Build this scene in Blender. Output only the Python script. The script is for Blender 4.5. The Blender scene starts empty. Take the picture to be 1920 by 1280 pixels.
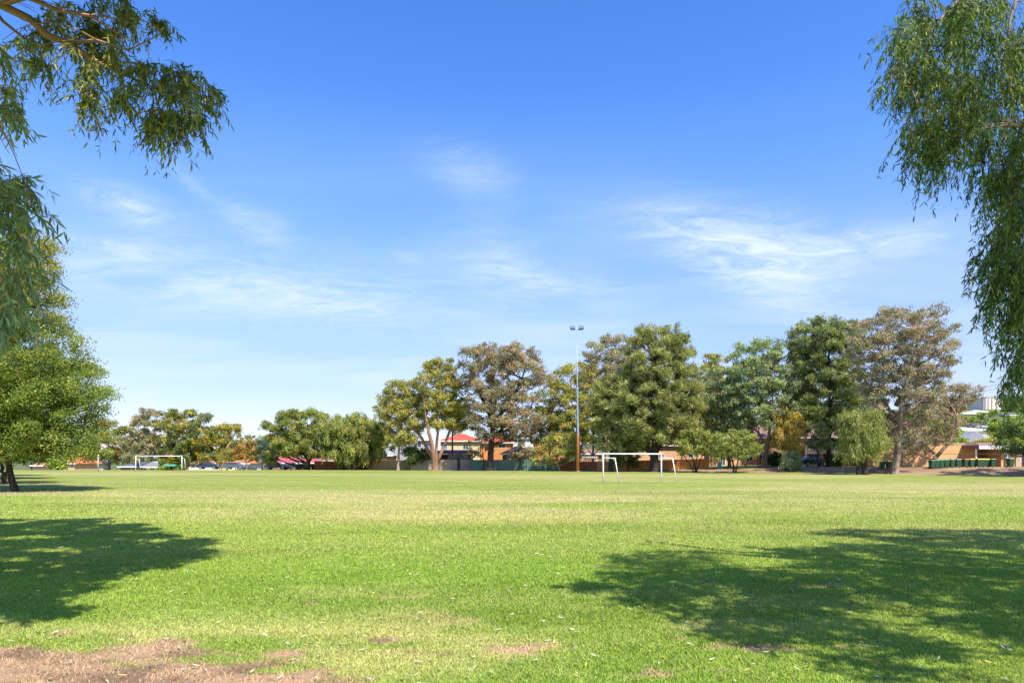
import bpy, math
import numpy as np
from math import radians, sin, cos, pi

# ---------------------------------------------------------------- camera, sky, sun, exposure
C = bpy.context.scene.collection
scene = bpy.context.scene
F, HZ, CAMH = 1280.0, 860.0, 2.0            # focal length (px of a 1920 frame), horizon row, eye height
cam_d = bpy.data.cameras.new("camera")
cam = bpy.data.objects.new("camera", cam_d); C.objects.link(cam)
cam.location = (0, 0, CAMH); cam.rotation_euler = (radians(90), 0, 0)
cam_d.sensor_width = 36; cam_d.lens = 24; cam_d.shift_y = (HZ-640)/1920
cam_d.clip_start = 0.1; cam_d.clip_end = 8000
scene.camera = cam

SUN = np.array((0.42, -0.64, 1.0)); SUN /= np.linalg.norm(SUN)
EL = math.asin(SUN[2]); AZ = math.atan2(SUN[0], SUN[1])
sd = bpy.data.lights.new("sun", 'SUN'); sd.energy = 4.8; sd.angle = radians(0.55); sd.color = (1.0, 0.93, 0.83)
so = bpy.data.objects.new("sun", sd); C.objects.link(so)
so.rotation_euler = (pi/2-EL, 0, pi-AZ)
so.location = (20, -30, 60)

w = bpy.data.worlds.new("World"); scene.world = w; w.use_nodes = True
def build_world():
    nt = w.node_tree; N = nt.nodes; L = nt.links
    bg = N['Background']; bg.inputs['Strength'].default_value = 0.145
    sky = N.new('ShaderNodeTexSky'); sky.sky_type = 'NISHITA'; sky.sun_disc = False
    sky.sun_elevation = EL; sky.sun_rotation = AZ % (2*pi)
    sky.altitude = 20; sky.air_density = 1.0; sky.dust_density = 0.3; sky.ozone_density = 4.0
    tc = N.new('ShaderNodeTexCoord')
    sep = N.new('ShaderNodeSeparateXYZ'); L.new(tc.outputs['Generated'], sep.inputs[0])
    def M(op, a, b=None, c=None, clamp=False):
        n = N.new('ShaderNodeMath'); n.operation = op; n.use_clamp = clamp
        for i, v in enumerate((a, b, c)):
            if v is None: continue
            if isinstance(v, (int, float)): n.inputs[i].default_value = v
            else: L.new(v, n.inputs[i])
        return n.outputs[0]
    X, Y, Z = sep.outputs
    Yc = M('MAXIMUM', Y, 0.05)
    u = M('DIVIDE', X, Yc); v = M('DIVIDE', Z, Yc)
    # cirrus sheet seen in perspective
    zz = M('ADD', M('MAXIMUM', Z, 0.0), 0.12)
    cx = M('DIVIDE', X, zz); cy = M('DIVIDE', Y, zz)
    comb = N.new('ShaderNodeCombineXYZ'); L.new(cx, comb.inputs[0]); L.new(cy, comb.inputs[1])
    def noise(scale, stretch, rot, det=7, dist=0.6, rough=.6, loc=(0,0,0)):
        mp = N.new('ShaderNodeMapping'); mp.inputs['Scale'].default_value = stretch
        mp.inputs['Rotation'].default_value = (0, 0, rot); mp.inputs['Location'].default_value = loc
        L.new(comb.outputs[0], mp.inputs[0])
        n = N.new('ShaderNodeTexNoise'); n.inputs['Scale'].default_value = scale; n.inputs['Detail'].default_value = det
        n.inputs['Roughness'].default_value = rough; n.inputs['Distortion'].default_value = dist
        L.new(mp.outputs[0], n.inputs['Vector']); return n.outputs['Fac']
    fine = noise(4.2, (1.0, 1.7, 1), 0.5, 12, 1.2, .72)
    soft = noise(0.8, (1.0, 2.0, 1), 0.35, 5, .5, .5, (3, 1, 0))
    def ramp(x, a, b):
        n = N.new('ShaderNodeMapRange'); n.interpolation_type = 'SMOOTHSTEP'
        n.inputs['From Min'].default_value = a; n.inputs['From Max'].default_value = b
        L.new(x, n.inputs['Value']); return n.outputs['Result']
    total = None
    # wisps where the photo has them: direction (px,py), half sizes, tilt, strength
    for (px, py, rx, ry, tilt, s) in ((1370,445,180,60,.2,.85),(1640,455,170,34,-.14,.6),(1440,530,130,50,.35,.65),
            (880,325,90,45,.35,.36),(945,500,90,60,.5,.42),(1060,535,110,22,.1,.38),(240,385,95,34,.4,.62),(480,420,75,30,.5,.5),
            (210,465,110,16,.25,.5),(330,520,330,60,.15,.42),(640,560,240,60,.12,.36),(350,335,50,14,.7,.3),(768,486,28,9,.3,.4)):
        uu = M('SUBTRACT', u, (px-960)/F); vv = M('SUBTRACT', v, (HZ-py)/F)
        a = M('ADD', M('MULTIPLY', uu, cos(tilt)), M('MULTIPLY', vv, -sin(tilt)))
        b = M('ADD', M('MULTIPLY', uu, sin(tilt)), M('MULTIPLY', vv, cos(tilt)))
        a = M('DIVIDE', a, rx/F); b = M('DIVIDE', b, ry/F)
        d = M('ADD', M('MULTIPLY', a, a), M('MULTIPLY', b, b))
        g = M('MULTIPLY', M('EXPONENT', M('MULTIPLY', d, -1.0)), s)
        total = g if total is None else M('ADD', total, g)
    front = ramp(Y, 0.05, 0.3)
    wisps = M('MULTIPLY', M('MULTIPLY', total, front), M('ADD', M('MULTIPLY', ramp(fine, .28, .74), .9), 0.10))
    # general thin veil growing towards the horizon
    hz = ramp(Z, 0.50, 0.06)
    veil = M('MULTIPLY', hz, M('ADD', M('MULTIPLY', ramp(soft, .35, .7), .35), .30))
    fac = M('ADD', wisps, veil, clamp=True)
    # photo-like saturation of the clear air
    hs = N.new('ShaderNodeHueSaturation'); hs.inputs['Saturation'].default_value = 1.26; hs.inputs['Value'].default_value = 1.18
    hs.inputs['Hue'].default_value = 0.513
    L.new(sky.outputs[0], hs.inputs['Color'])
    mix = N.new('ShaderNodeMix'); mix.data_type = 'RGBA'
    low = N.new('ShaderNodeMix'); low.data_type = 'RGBA'; low.blend_type = 'MULTIPLY'
    L.new(ramp(Z, .42, 0.0), low.inputs[0]); L.new(hs.outputs[0], low.inputs[6]); low.inputs[7].default_value = (.58, .48, .57, 1)
    L.new(fac, mix.inputs[0]); L.new(low.outputs[2], mix.inputs[6]); mix.inputs[7].default_value = (3.3, 3.85, 4.8, 1)
    L.new(mix.outputs[2], bg.inputs['Color'])
build_world()
scene.view_settings.view_transform = 'Standard'; scene.view_settings.look = 'None'
scene.view_settings.gamma = 1.0; scene.view_settings.exposure = 0.80
scene.cycles.max_bounces = 6; scene.cycles.transparent_max_bounces = 8; scene.cycles.diffuse_bounces = 3
scene.cycles.sample_clamp_indirect = 8

# ---------------------------------------------------------------- helpers
rng = np.random.default_rng(11)
def px2x(px, Y): return (px-960)/F*Y
def px2z(py, Y): return CAMH + (HZ-py)/F*Y
def nrm(v): return v/np.maximum(np.linalg.norm(v, axis=-1, keepdims=True), 1e-9)
def sst(t): t = np.clip(t, 0, 1); return t*t*(3-2*t)

def gz(x, y):
    """terrain height"""
    x = np.asarray(x, float); y = np.asarray(y, float)
    ye = np.clip(100-(x-26.6)*0.6, 74, 100)
    z = 0.9*sst((x-12)/33)*sst((y-ye)/11)
    z = z - 1.9*sst((y-122)/50)*sst((-8-x)/25)
    z = z + 21*sst((y-125)/160)*sst((x-60)/70) + 6*sst((y-240)/300)*sst((x+900)/900)
    return z
def g(px, Y):
    x = px2x(px, Y); return (x, Y, float(gz(x, Y)))

def prop(o, label=None, cat=None, group=None, kind=None):
    if label: o['label'] = label
    if cat: o['category'] = cat
    if group: o['group'] = group
    if kind: o['kind'] = kind
    return o
def thing(name, label, cat, loc=(0,0,0), rz=0, group=None):
    o = bpy.data.objects.new(name, None); C.objects.link(o)
    o.location = loc; o.rotation_euler = (0, 0, rz); o.empty_display_size = .3
    return prop(o, label, cat, group)

def mesh_np(name, V, faces_flat, sizes, m, parent=None, fcol=None, pcol=None, smooth=False):
    me = bpy.data.meshes.new(name)
    V = np.ascontiguousarray(V, np.float32); faces_flat = np.ascontiguousarray(faces_flat, np.int32); sizes = np.ascontiguousarray(sizes, np.int32)
    me.vertices.add(len(V)); me.vertices.foreach_set('co', V.ravel())
    me.loops.add(len(faces_flat)); me.loops.foreach_set('vertex_index', faces_flat)
    me.polygons.add(len(sizes))
    st = np.zeros(len(sizes), np.int32); st[1:] = np.cumsum(sizes)[:-1]
    me.polygons.foreach_set('loop_start', st); me.polygons.foreach_set('loop_total', sizes)
    me.update(calc_edges=True)
    if smooth: me.polygons.foreach_set('use_smooth', np.ones(len(sizes), bool))
    if fcol is not None:
        a = me.attributes.new('col', 'FLOAT_COLOR', 'FACE')
        a.data.foreach_set('color', np.c_[fcol, np.ones(len(fcol))].astype(np.float32).ravel())
    if pcol is not None:
        a = me.attributes.new('col', 'FLOAT_COLOR', 'POINT')
        a.data.foreach_set('color', np.c_[pcol, np.ones(len(pcol))].astype(np.float32).ravel())
    me.materials.append(m)
    o = bpy.data.objects.new(name, me); C.objects.link(o)
    if parent is not None: o.parent = parent
    return o

class MB:
    """collects shapes in local coordinates, built as one mesh"""
    def __init__(s): s.v = []; s.f = []
    def add(s, vs, fs):
        n = len(s.v); s.v += [tuple(map(float, p)) for p in vs]; s.f += [tuple(i+n for i in f) for f in fs]; return s
    def box(s, x0, x1, y0, y1, z0, z1):
        return s.add([(x0,y0,z0),(x1,y0,z0),(x1,y1,z0),(x0,y1,z0),(x0,y0,z1),(x1,y0,z1),(x1,y1,z1),(x0,y1,z1)],
                     [(0,3,2,1),(4,5,6,7),(0,1,5,4),(1,2,6,5),(2,3,7,6),(3,0,4,7)])
    def hexa(s, b, t):   # two quads (bottom, top), each counter-clockwise from above
        return s.add(list(b)+list(t), [(3,2,1,0),(4,5,6,7),(0,1,5,4),(1,2,6,5),(2,3,7,6),(3,0,4,7)])
    def tube(s, pts, rad, n=8, cap=True):
        pts = [np.array(p, float) for p in pts]
        if not hasattr(rad, '__len__'): rad = [rad]*len(pts)
        rings = []; prev = None
        for i, p in enumerate(pts):
            d = pts[min(i+1, len(pts)-1)]-pts[max(i-1, 0)]; d = d/max(np.linalg.norm(d), 1e-9)
            a = prev if prev is not None else np.array((0, 1, 0) if abs(d[1]) < .9 else (1, 0, 0), float)
            a = a-d*a.dot(d); a /= np.linalg.norm(a); b = np.cross(d, a); prev = a
            rings.append([p+rad[i]*(cos(2*pi*k/n)*a+sin(2*pi*k/n)*b) for k in range(n)])
        vs = [q for r in rings for q in r]; fs = []
        for i in range(len(pts)-1):
            for k in range(n):
                k2 = (k+1) % n; fs.append((i*n+k, i*n+k2, (i+1)*n+k2, (i+1)*n+k))
        if cap: fs.append(tuple(range(n-1, -1, -1))); fs.append(tuple((len(pts)-1)*n+k for k in range(n)))
        return s.add(vs, fs)
    def prism(s, poly, y0, y1):   # polygon in XZ extruded along Y
        n = len(poly); vs = [(x, y0, z) for x, z in poly]+[(x, y1, z) for x, z in poly]
        return s.add(vs, [tuple(range(n)), tuple(range(2*n-1, n-1, -1))]+[(i, i+n, (i+1) % n+n, (i+1) % n) for i in range(n)])
    def build(s, name, m, parent=None, smooth=False):
        me = bpy.data.meshes.new(name); me.from_pydata(s.v, [], s.f); me.update()
        if smooth:
            me.polygons.foreach_set('use_smooth', np.ones(len(me.polygons), bool))
        me.materials.append(m)
        o = bpy.data.objects.new(name, me); C.objects.link(o)
        if parent is not None: o.parent = parent
        return o

def dup(root):
    def cp(o, par):
        c = o.copy(); C.objects.link(c); c.parent = par
        for ch in [x for x in bpy.data.objects if x.parent == o]: cp(ch, c)
        return c
    return cp(root, None)

# ---------------------------------------------------------------- materials
def mat(name, col, rough=.7, metal=0, var=.12, scale=3.0, bump=0, bscale=40, spec=.4, stretch=(1,1,1), col2=None, emit=None):
    m = bpy.data.materials.new(name); m.use_nodes = True
    N = m.node_tree.nodes; L = m.node_tree.links; p = N['Principled BSDF']
    p.inputs['Roughness'].default_value = rough; p.inputs['Metallic'].default_value = metal
    p.inputs['Specular IOR Level'].default_value = spec
    tc = N.new('ShaderNodeTexCoord'); mp = N.new('ShaderNodeMapping'); mp.inputs['Scale'].default_value = stretch
    L.new(tc.outputs['Object'], mp.inputs[0])
    n = N.new('ShaderNodeTexNoise'); n.inputs['Scale'].default_value = scale; n.inputs['Detail'].default_value = 6
    n.inputs['Roughness'].default_value = .65
    L.new(mp.outputs[0], n.inputs['Vector'])
    r = N.new('ShaderNodeValToRGB'); L.new(n.outputs['Fac'], r.inputs[0])
    c = np.array(col); c2 = np.array(col2) if col2 else None
    r.color_ramp.elements[0].position = .3; r.color_ramp.elements[1].position = .7
    r.color_ramp.elements[0].color = (*(c*(1-var)), 1); r.color_ramp.elements[1].color = (*((c2 if c2 is not None else c*(1+var))), 1)
    L.new(r.outputs[0], p.inputs['Base Color'])
    if bump:
        n2 = N.new('ShaderNodeTexNoise'); n2.inputs['Scale'].default_value = bscale; n2.inputs['Detail'].default_value = 5
        L.new(mp.outputs[0], n2.inputs['Vector'])
        b = N.new('ShaderNodeBump'); b.inputs['Strength'].default_value = bump; b.inputs['Distance'].default_value = .03
        L.new(n2.outputs['Fac'], b.inputs['Height']); L.new(b.outputs[0], p.inputs['Normal'])
    return m
def brick_mat(name, c1, c2, mortar, sx=4.3, sz=11.6):
    m = mat(name, c1, .85)
    N = m.node_tree.nodes; L = m.node_tree.links; p = N['Principled BSDF']
    tc = N.new('ShaderNodeTexCoord'); mp = N.new('ShaderNodeMapping'); mp.inputs['Rotation'].default_value = (pi/2, 0, 0)
    L.new(tc.outputs['Object'], mp.inputs[0])
    b = N.new('ShaderNodeTexBrick'); b.inputs['Scale'].default_value = 1.0
    b.inputs['Brick Width'].default_value = .24; b.inputs['Row Height'].default_value = .086; b.inputs['Mortar Size'].default_value = .007
    b.inputs['Color1'].default_value = (*c1, 1); b.inputs['Color2'].default_value = (*c2, 1); b.inputs['Mortar'].default_value = (*mortar, 1)
    L.new(mp.outputs[0], b.inputs['Vector'])
    n = N.new('ShaderNodeTexNoise'); n.inputs['Scale'].default_value = .7; n.inputs['Detail'].default_value = 6; L.new(tc.outputs['Object'], n.inputs['Vector'])
    mr = N.new('ShaderNodeMapRange'); mr.inputs['To Min'].default_value = .78; mr.inputs['To Max'].default_value = 1.2; L.new(n.outputs['Fac'], mr.inputs['Value'])
    mx = N.new('ShaderNodeMix'); mx.data_type = 'RGBA'; mx.blend_type = 'MULTIPLY'; mx.inputs[0].default_value = 1
    L.new(b.outputs['Color'], mx.inputs[6]); L.new(mr.outputs[0], mx.inputs[7]); L.new(mx.outputs[2], p.inputs['Base Color'])
    return m
def tile_mat(name, c, var=.25):
    m = mat(name, c, .75, var=var, scale=2.2)
    N = m.node_tree.nodes; L = m.node_tree.links; p = N['Principled BSDF']
    tc = N.new('ShaderNodeTexCoord')
    wv = N.new('ShaderNodeTexWave'); wv.bands_direction = 'Z'; wv.inputs['Scale'].default_value = 1.6; wv.inputs['Distortion'].default_value = .5
    L.new(tc.outputs['Object'], wv.inputs['Vector'])
    wx = N.new('ShaderNodeTexWave'); wx.bands_direction = 'X'; wx.inputs['Scale'].default_value = 1.1
    L.new(tc.outputs['Object'], wx.inputs['Vector'])
    ad = N.new('ShaderNodeMath'); ad.operation = 'ADD'; L.new(wv.outputs['Fac'], ad.inputs[0]); L.new(wx.outputs['Fac'], ad.inputs[1])
    b = N.new('ShaderNodeBump'); b.inputs['Strength'].default_value = .7; b.inputs['Distance'].default_value = .08
    L.new(ad.outputs[0], b.inputs['Height']); L.new(b.outputs[0], p.inputs['Normal'])
    return m
def leaf_mat(name, rough=.5, trans=.3, spec=.35):
    m = bpy.data.materials.new(name); m.use_nodes = True
    N = m.node_tree.nodes; L = m.node_tree.links; p = N['Principled BSDF']
    a = N.new('ShaderNodeAttribute'); a.attribute_name = 'col'
    p.inputs['Roughness'].default_value = rough; p.inputs['Specular IOR Level'].default_value = spec
    L.new(a.outputs['Color'], p.inputs['Base Color'])
    t = N.new('ShaderNodeBsdfTranslucent')
    mu = N.new('ShaderNodeMix'); mu.data_type = 'RGBA'; mu.blend_type = 'MULTIPLY'; mu.inputs[0].default_value = 1
    L.new(a.outputs['Color'], mu.inputs[6]); mu.inputs[7].default_value = (1.25, 1.35, .6, 1); L.new(mu.outputs[2], t.inputs['Color'])
    mx = N.new('ShaderNodeMixShader'); mx.inputs[0].default_value = trans
    L.new(p.outputs[0], mx.inputs[1]); L.new(t.outputs[0], mx.inputs[2]); L.new(mx.outputs[0], N['Material Output'].inputs['Surface'])
    return m
def glass_mat(name, col=(.05,.07,.09)):
    m = mat(name, col, .12, spec=.6, var=.3, scale=.8); return m

LEAF = leaf_mat('tree foliage', .6, .45, .25); LEAFN = leaf_mat('glossy near foliage', .55, .32, .3); BLADE = leaf_mat('grass blades', .6, .25, .25)
BARK_G = mat('grey pale bark', (.27,.2,.16), .85, var=.75, scale=1.6, bump=.6, bscale=12, stretch=(2,2,.5))
BARK_O = mat('orange peeling bark', (.38,.16,.06), .8, var=.5, scale=2.0, bump=.5, bscale=10, stretch=(2,2,.5), col2=(.36,.22,.14))
BARK_D = mat('dark furrowed bark', (.035,.027,.022), .9, var=.4, scale=4, bump=.8, bscale=16, stretch=(2,2,.4))
BARK_B = mat('brown bark', (.16,.115,.085), .9, var=.4, scale=3, bump=.7, bscale=14, stretch=(2,2,.4))
BARK_L = mat('orange limb bark', (.55,.27,.14), .7, var=.35, scale=3, bump=.4, bscale=14, col2=(.5,.3,.2))
TWIG = mat('thin twig bark', (.10,.085,.03), .8)
BARK_R = mat('smooth pink brown bark', (.36,.2,.13), .7, var=.35, scale=3, bump=.4, bscale=14, col2=(.5,.33,.24))
WHITE = mat('white paint', (.8,.8,.79), .4, var=.05)
SHADEW = mat('shade greyed render', (.36,.34,.37), .85)  # pale wall in shadow: its shade is put into this grey lilac colour
OFFW = mat('off white render', (.72,.68,.6), .8, var=.08)
CREAM = mat('cream render', (.62,.5,.32), .85, var=.1)
PEACH = brick_mat('peach brick', (.62,.36,.19), (.54,.3,.15), (.6,.46,.32))
ORANGEB = brick_mat('orange brick', (.56,.22,.06), (.5,.18,.05), (.5,.3,.15))
TANB = brick_mat('tan brick', (.64,.38,.16), (.55,.3,.12), (.58,.42,.25))
BROWNB = brick_mat('brown brick', (.3,.13,.07), (.25,.11,.06), (.35,.25,.18))
GALV = mat('galvanised steel', (.42,.46,.5), .45, .6, var=.1, scale=6)
DARKM = mat('dark metal', (.05,.055,.06), .5, .4)
GLASS = glass_mat('dark window glass'); GLASSB = glass_mat('blue window glass', (.12,.2,.32))
RUBBER = mat('rubber', (.02,.02,.02), .9)
R_RED = tile_mat('red roof tiles', (.55,.09,.045)); R_ORG = tile_mat('orange roof tiles', (.6,.2,.07)); R_BRN = tile_mat('brown roof tiles', (.26,.15,.11))
R_GRY = tile_mat('grey metal roofing', (.33,.34,.36), .1); R_PUR = tile_mat('purple grey roof tiles', (.1,.085,.12)); R_MAR = tile_mat('maroon metal roofing', (.16,.035,.05), .15)
R_PINK = tile_mat('pinkish red roofing', (.45,.09,.1)); R_WHT = tile_mat('pale metal roofing', (.62,.62,.62), .06); R_BLU = tile_mat('slate blue roofing', (.09,.12,.17), .1)
SOFFIT = mat('timber soffit', (.55,.24,.07), .7); FASC = mat('white fascia', (.8,.79,.76), .5, var=.05)
DOORM = mat('dark door paint', (.03,.03,.035), .5)

# ---------------------------------------------------------------- terrain with grass colours
def vnoise(x, y, s, seed=0):
    x = x/s; y = y/s; xi = np.floor(x).astype(np.int64); yi = np.floor(y).astype(np.int64); fx = x-xi; fy = y-yi
    fx = fx*fx*(3-2*fx); fy = fy*fy*(3-2*fy)
    def h(a, b):
        n = (a*374761393+b*668265263+seed*2147483647) & 0xffffffff
        n = ((n ^ (n >> 13))*1274126177) & 0xffffffff
        return ((n ^ (n >> 16)) & 0xffff)/65535.0
    return (h(xi,yi)*(1-fx)+h(xi+1,yi)*fx)*(1-fy)+(h(xi,yi+1)*(1-fx)+h(xi+1,yi+1)*fx)*fy
def fbm(x, y, s, seed=0, o=4):
    t = 0; a = .5
    for k in range(o): t = t+a*vnoise(x, y, s/2**k, seed+k*17); a *= .5
    return t/(1-.5**o)
def gauss(x, y, cx, cy, rx, ry): return np.exp(-((x-cx)/rx)**2-((y-cy)/ry)**2)

GREEN = np.array((.20,.265,.040)); LUSH = np.array((.145,.24,.024)); YEL = np.array((.262,.275,.072)); DRY = np.array((.40,.35,.15)); DIRT = np.array((.38,.245,.16)); DDIRT = np.array((.12,.07,.05)); STRAW = np.array((.42,.30,.17))
def dirt_mask(x, y):
    n = fbm(x*.7, y, .9, 3, 5)
    m = 1.25*gauss(x, y, -5.3, 6.6, 2.9, 1.25)+1.1*gauss(x, y, -2.3, 6.1, 1.3, .75)+.5*gauss(x, y, -2.9, 7.3, 1.2, .35)
    m += .55*gauss(x, y, -3.9, 6.1, 1.2, .8)
    n2 = fbm(x*.6, y, .28, 13, 4)
    return sst((m*.8+(n-.5)*1.6+(n2-.5)*1.5-.5)/.4)*.92
def bank_mask(x, y):
    return bank_mask0(x, y)*(1-.9*sst((y-112)/14))
def bank_mask0(x, y):
    ye = np.clip(100-(x-26.6)*0.6, 74, 100)
    ye2 = np.where(x < 10, 108+0*x, np.where(x < 26.6, 108-(x-10)*.48, ye))
    ye2 = np.where(x < -12, 118, ye2)
    return sst((y-ye2+(fbm(x, y, 6, 5)-.5)*5)/3)*sst((x+14)/4)
def gcol(x, y):
    x = np.asarray(x, float); y = np.asarray(y, float)
    far = sst((y-12)/50)
    a = fbm(x*.6, y, 5, 1, 5)[:, None]; b = fbm(x*.45, y, 13, 9, 5)[:, None]; c_ = fbm(x*.8, y*1.5, 1.1, 21, 4)[:, None]
    col = GREEN*(1-far[:, None]*.55)+YEL*far[:, None]*.55
    lush = np.clip(1.0*gauss(x, y, -1.8, 11, 5.5, 5)+.9*gauss(x, y, .8, 6.0, 1.9, 1.0)+.6*gauss(x, y, 6, 14, 6, 4)+.8*gauss(x, y, 0, 104, 90, 5), 0, 1)[:, None]*sst((a-.25)/.4)
    col = col*(1-lush*.75)+LUSH*lush*.75
    dry = sst((b-.47)/.22)*.75*sst((y-11)/12)[:, None]+(.95*gauss(x, y, 0, 25, 9, 3.4)+.75*gauss(x, y, 9, 33, 18, 5)+.6*gauss(x, y, -6, 26, 9, 4))[:, None]*sst((a-.3)/.35)
    dry = dry+(.6*gauss(x, y, .3, 8.3, 2.6, .8)+.35*gauss(x, y, -2, 10.3, 2.5, .9)+.35*gauss(x, y, 3, 9.5, 2.4, 1.2))[:, None]*sst((c_-.28)/.4)
    dry = np.clip(dry, 0, .9)
    col = col*(1-dry)+YEL*.35*dry+DRY*.65*dry
    red = (np.clip(gauss(x, y, -.2, 8.6, 1.1, .45)+.5*gauss(x, y, 2.0, 8.1, .9, .3), 0, 1))[:, None]*sst((c_-.35)/.3)
    col = col*(1-red*.6)+STRAW*.85*red*.6
    dark = sst((fbm(x*.35, y*1.3, 3.2, 41, 4)-.56)/.12)[:, None]*.10
    col = col*(1-dark)
    edge = np.clip(1.3*gauss(x, y, -4.2, 7.3, 4, 1.1)+.9*gauss(x, y, -1.5, 7, 2, .8), 0, 1)[:, None]*sst((c_-.2)/.45)
    col = col*(1-edge*.55)+DRY*edge*.55
    # mowing bands
    tl = np.exp(-((y-57.3-(fbm(x, y, .8, 31)-.5)*.5)/.28)**2)*sst((x-7.3)/.5)*sst((14.2-x)/.5)*fbm(x, y, .5, 32)
    col = col*(1-.75*tl[:, None])
    band = (np.sin((y+x*.05)*2*pi/5.2)*.5+.5)[:, None]*sst((y-25)/20)[:, None]
    col = col*(1+.05*(band-.5))
    d = dirt_mask(x, y)[:, None]
    dd = sst((fbm(x, y, .5, 77, 4)-.5)/.18)[:, None]
    dirt = DIRT*(1-.62*dd)+DDIRT*.62*dd
    col = col*(1-d)+dirt*d
    bm = bank_mask(x, y)[:, None]; n = fbm(x, y, 3, 55)[:, None]
    bank = STRAW*.8*(1-sst((n-.35)/.3))+np.array((.25,.15,.1))*sst((n-.35)/.3)
    gm = sst((fbm(x, y*1.5, 7, 66)-.5)/.2)[:, None]
    bank = bank*(1-gm*.6)+YEL*.8*gm*.6
    col = col*(1-bm)+bank*bm
    # bare soil round the broadleaf trees
    s = np.clip(gauss(x, y, -31.5, 40.5, 4.5, 2.2)*1.3+gauss(x, y, -38, 52, 5, 3), 0, 1)[:, None]*sst((c_-.2)/.4)
    col = col*(1-s*.8)+np.array((.3,.22,.15))*s*.8
    hl = (sst((y-140)/30)*.85)[:, None]
    col = col*(1-hl)+np.array((.085,.11,.04))*hl
    return col*(1+.22*(c_-.5))

def axis(dense0, dense1, step, lim0, lim1, growth):
    a = list(np.arange(dense0, dense1+step/2, step)); s = step; v = dense1
    while v < lim1: s *= growth; v += s; a.append(v)
    s = step; v = dense0; b = []
    while v > lim0: s *= growth; v -= s; b.append(v)
    return np.array(b[::-1]+a)
def make_ground():
    xs = axis(-13, 13, .11, -3000, 3000, 1.035); ys = axis(4, 26, .11, -300, 5000, 1.022)
    Xg, Yg = np.meshgrid(xs, ys); x = Xg.ravel(); y = Yg.ravel()
    z = gz(x, y)
    V = np.c_[x, y, z]; nx, ny = len(xs), len(ys)
    i, j = np.meshgrid(np.arange(nx-1), np.arange(ny-1)); q = (j*nx+i).ravel()
    Fc = np.c_[q, q+1, q+1+nx, q+nx]
    m = bpy.data.materials.new('lawn and soil'); m.use_nodes = True
    N = m.node_tree.nodes; L = m.node_tree.links; p = N['Principled BSDF']
    p.inputs['Roughness'].default_value = .95; p.inputs['Specular IOR Level'].default_value = .1
    a = N.new('ShaderNodeAttribute'); a.attribute_name = 'col'
    tc = N.new('ShaderNodeTexCoord')
    def noise(sc, det, st=(1,1,1)):
        mp = N.new('ShaderNodeMapping'); mp.inputs['Scale'].default_value = st; L.new(tc.outputs['Object'], mp.inputs[0])
        n = N.new('ShaderNodeTexNoise'); n.inputs['Scale'].default_value = sc; n.inputs['Detail'].default_value = det; n.inputs['Roughness'].default_value = .75
        L.new(mp.outputs[0], n.inputs['Vector']); return n.outputs['Fac']
    f1 = noise(28, 6); f2 = noise(2.2, 8, (.6, 1, 1)); 
    mr = N.new('ShaderNodeMapRange'); mr.inputs['From Min'].default_value = .3; mr.inputs['From Max'].default_value = .7
    mr.inputs['To Min'].default_value = .55; mr.inputs['To Max'].default_value = 1.4; L.new(f1, mr.inputs['Value'])
    mr2 = N.new('ShaderNodeMapRange'); mr2.inputs['From Min'].default_value = .3; mr2.inputs['From Max'].default_value = .7
    mr2.inputs['To Min'].default_value = .78; mr2.inputs['To Max'].default_value = 1.2; L.new(f2, mr2.inputs['Value'])
    mm = N.new('ShaderNodeMath'); mm.operation = 'MULTIPLY'; L.new(mr.outputs[0], mm.inputs[0]); L.new(mr2.outputs[0], mm.inputs[1])
    mx = N.new('ShaderNodeMix'); mx.data_type = 'RGBA'; mx.blend_type = 'MULTIPLY'; mx.inputs[0].default_value = 1
    L.new(a.outputs['Color'], mx.inputs[6]); L.new(mm.outputs[0], mx.inputs[7]); L.new(mx.outputs[2], p.inputs['Base Color'])
    b = N.new('ShaderNodeBump'); b.inputs['Strength'].default_value = .6; b.inputs['Distance'].default_value = .03
    L.new(f1, b.inputs['Height']); L.new(b.outputs[0], p.inputs['Normal'])
    o = mesh_np('ground', V, Fc.ravel(), np.full(len(Fc), 4), m, pcol=gcol(x, y), smooth=True)
    prop(o, kind='structure')
make_ground()

def make_grass():
    N_ = 900000
    yy = 5.2*(70/5.2)**rng.random(N_*3); pr = np.exp(-np.maximum(yy-9, 0)/9.0)*(yy/5.2)**.55; pr /= pr.max()
    y = yy[rng.random(len(yy)) < pr][:N_]; x = rng.uniform(-1, 1, len(y))*(.78*y+1.5); k = (np.maximum(y, 7)/7)**.75
    keep = rng.random(len(x)) > dirt_mask(x, y)*.86
    tuft = fbm(x, y, .35, 91, 3)
    keep &= rng.random(len(x)) < .35+1.1*tuft
    x, y, k, tuft = x[keep], y[keep], k[keep], tuft[keep]; n = len(x)
    far = np.maximum(y, 6)
    wd = .003+far*.0005; h = (.013+.018*rng.random(n))*(.65+.9*tuft)*k**.45
    az = rng.uniform(0, 2*pi, n); lean = rng.uniform(.2, 1.3, n)
    wa = rng.uniform(0, 2*pi, n)
    base = np.c_[x, y, gz(x, y)]
    side = np.c_[np.cos(wa), np.sin(wa), np.zeros(n)]*wd[:, None]
    tip = base+np.c_[np.cos(az)*lean*h, np.sin(az)*lean*h, h]
    V = np.empty((n*3, 3)); V[0::3] = base-side; V[1::3] = base+side; V[2::3] = tip
    col = gcol(x, y)*(1.2+.85*rng.random(n))[:, None]
    t = rng.random(n)
    col = np.where((t < .10)[:, None], col*.4+DRY*.9, col)
    o = mesh_np('grass', V, np.arange(n*3), np.full(n, 3), BLADE, fcol=np.clip(col, 0, .8))
    prop(o, 'short mown green grass blades covering the near part of the sports field', 'grass', kind='stuff')
make_grass()

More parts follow.
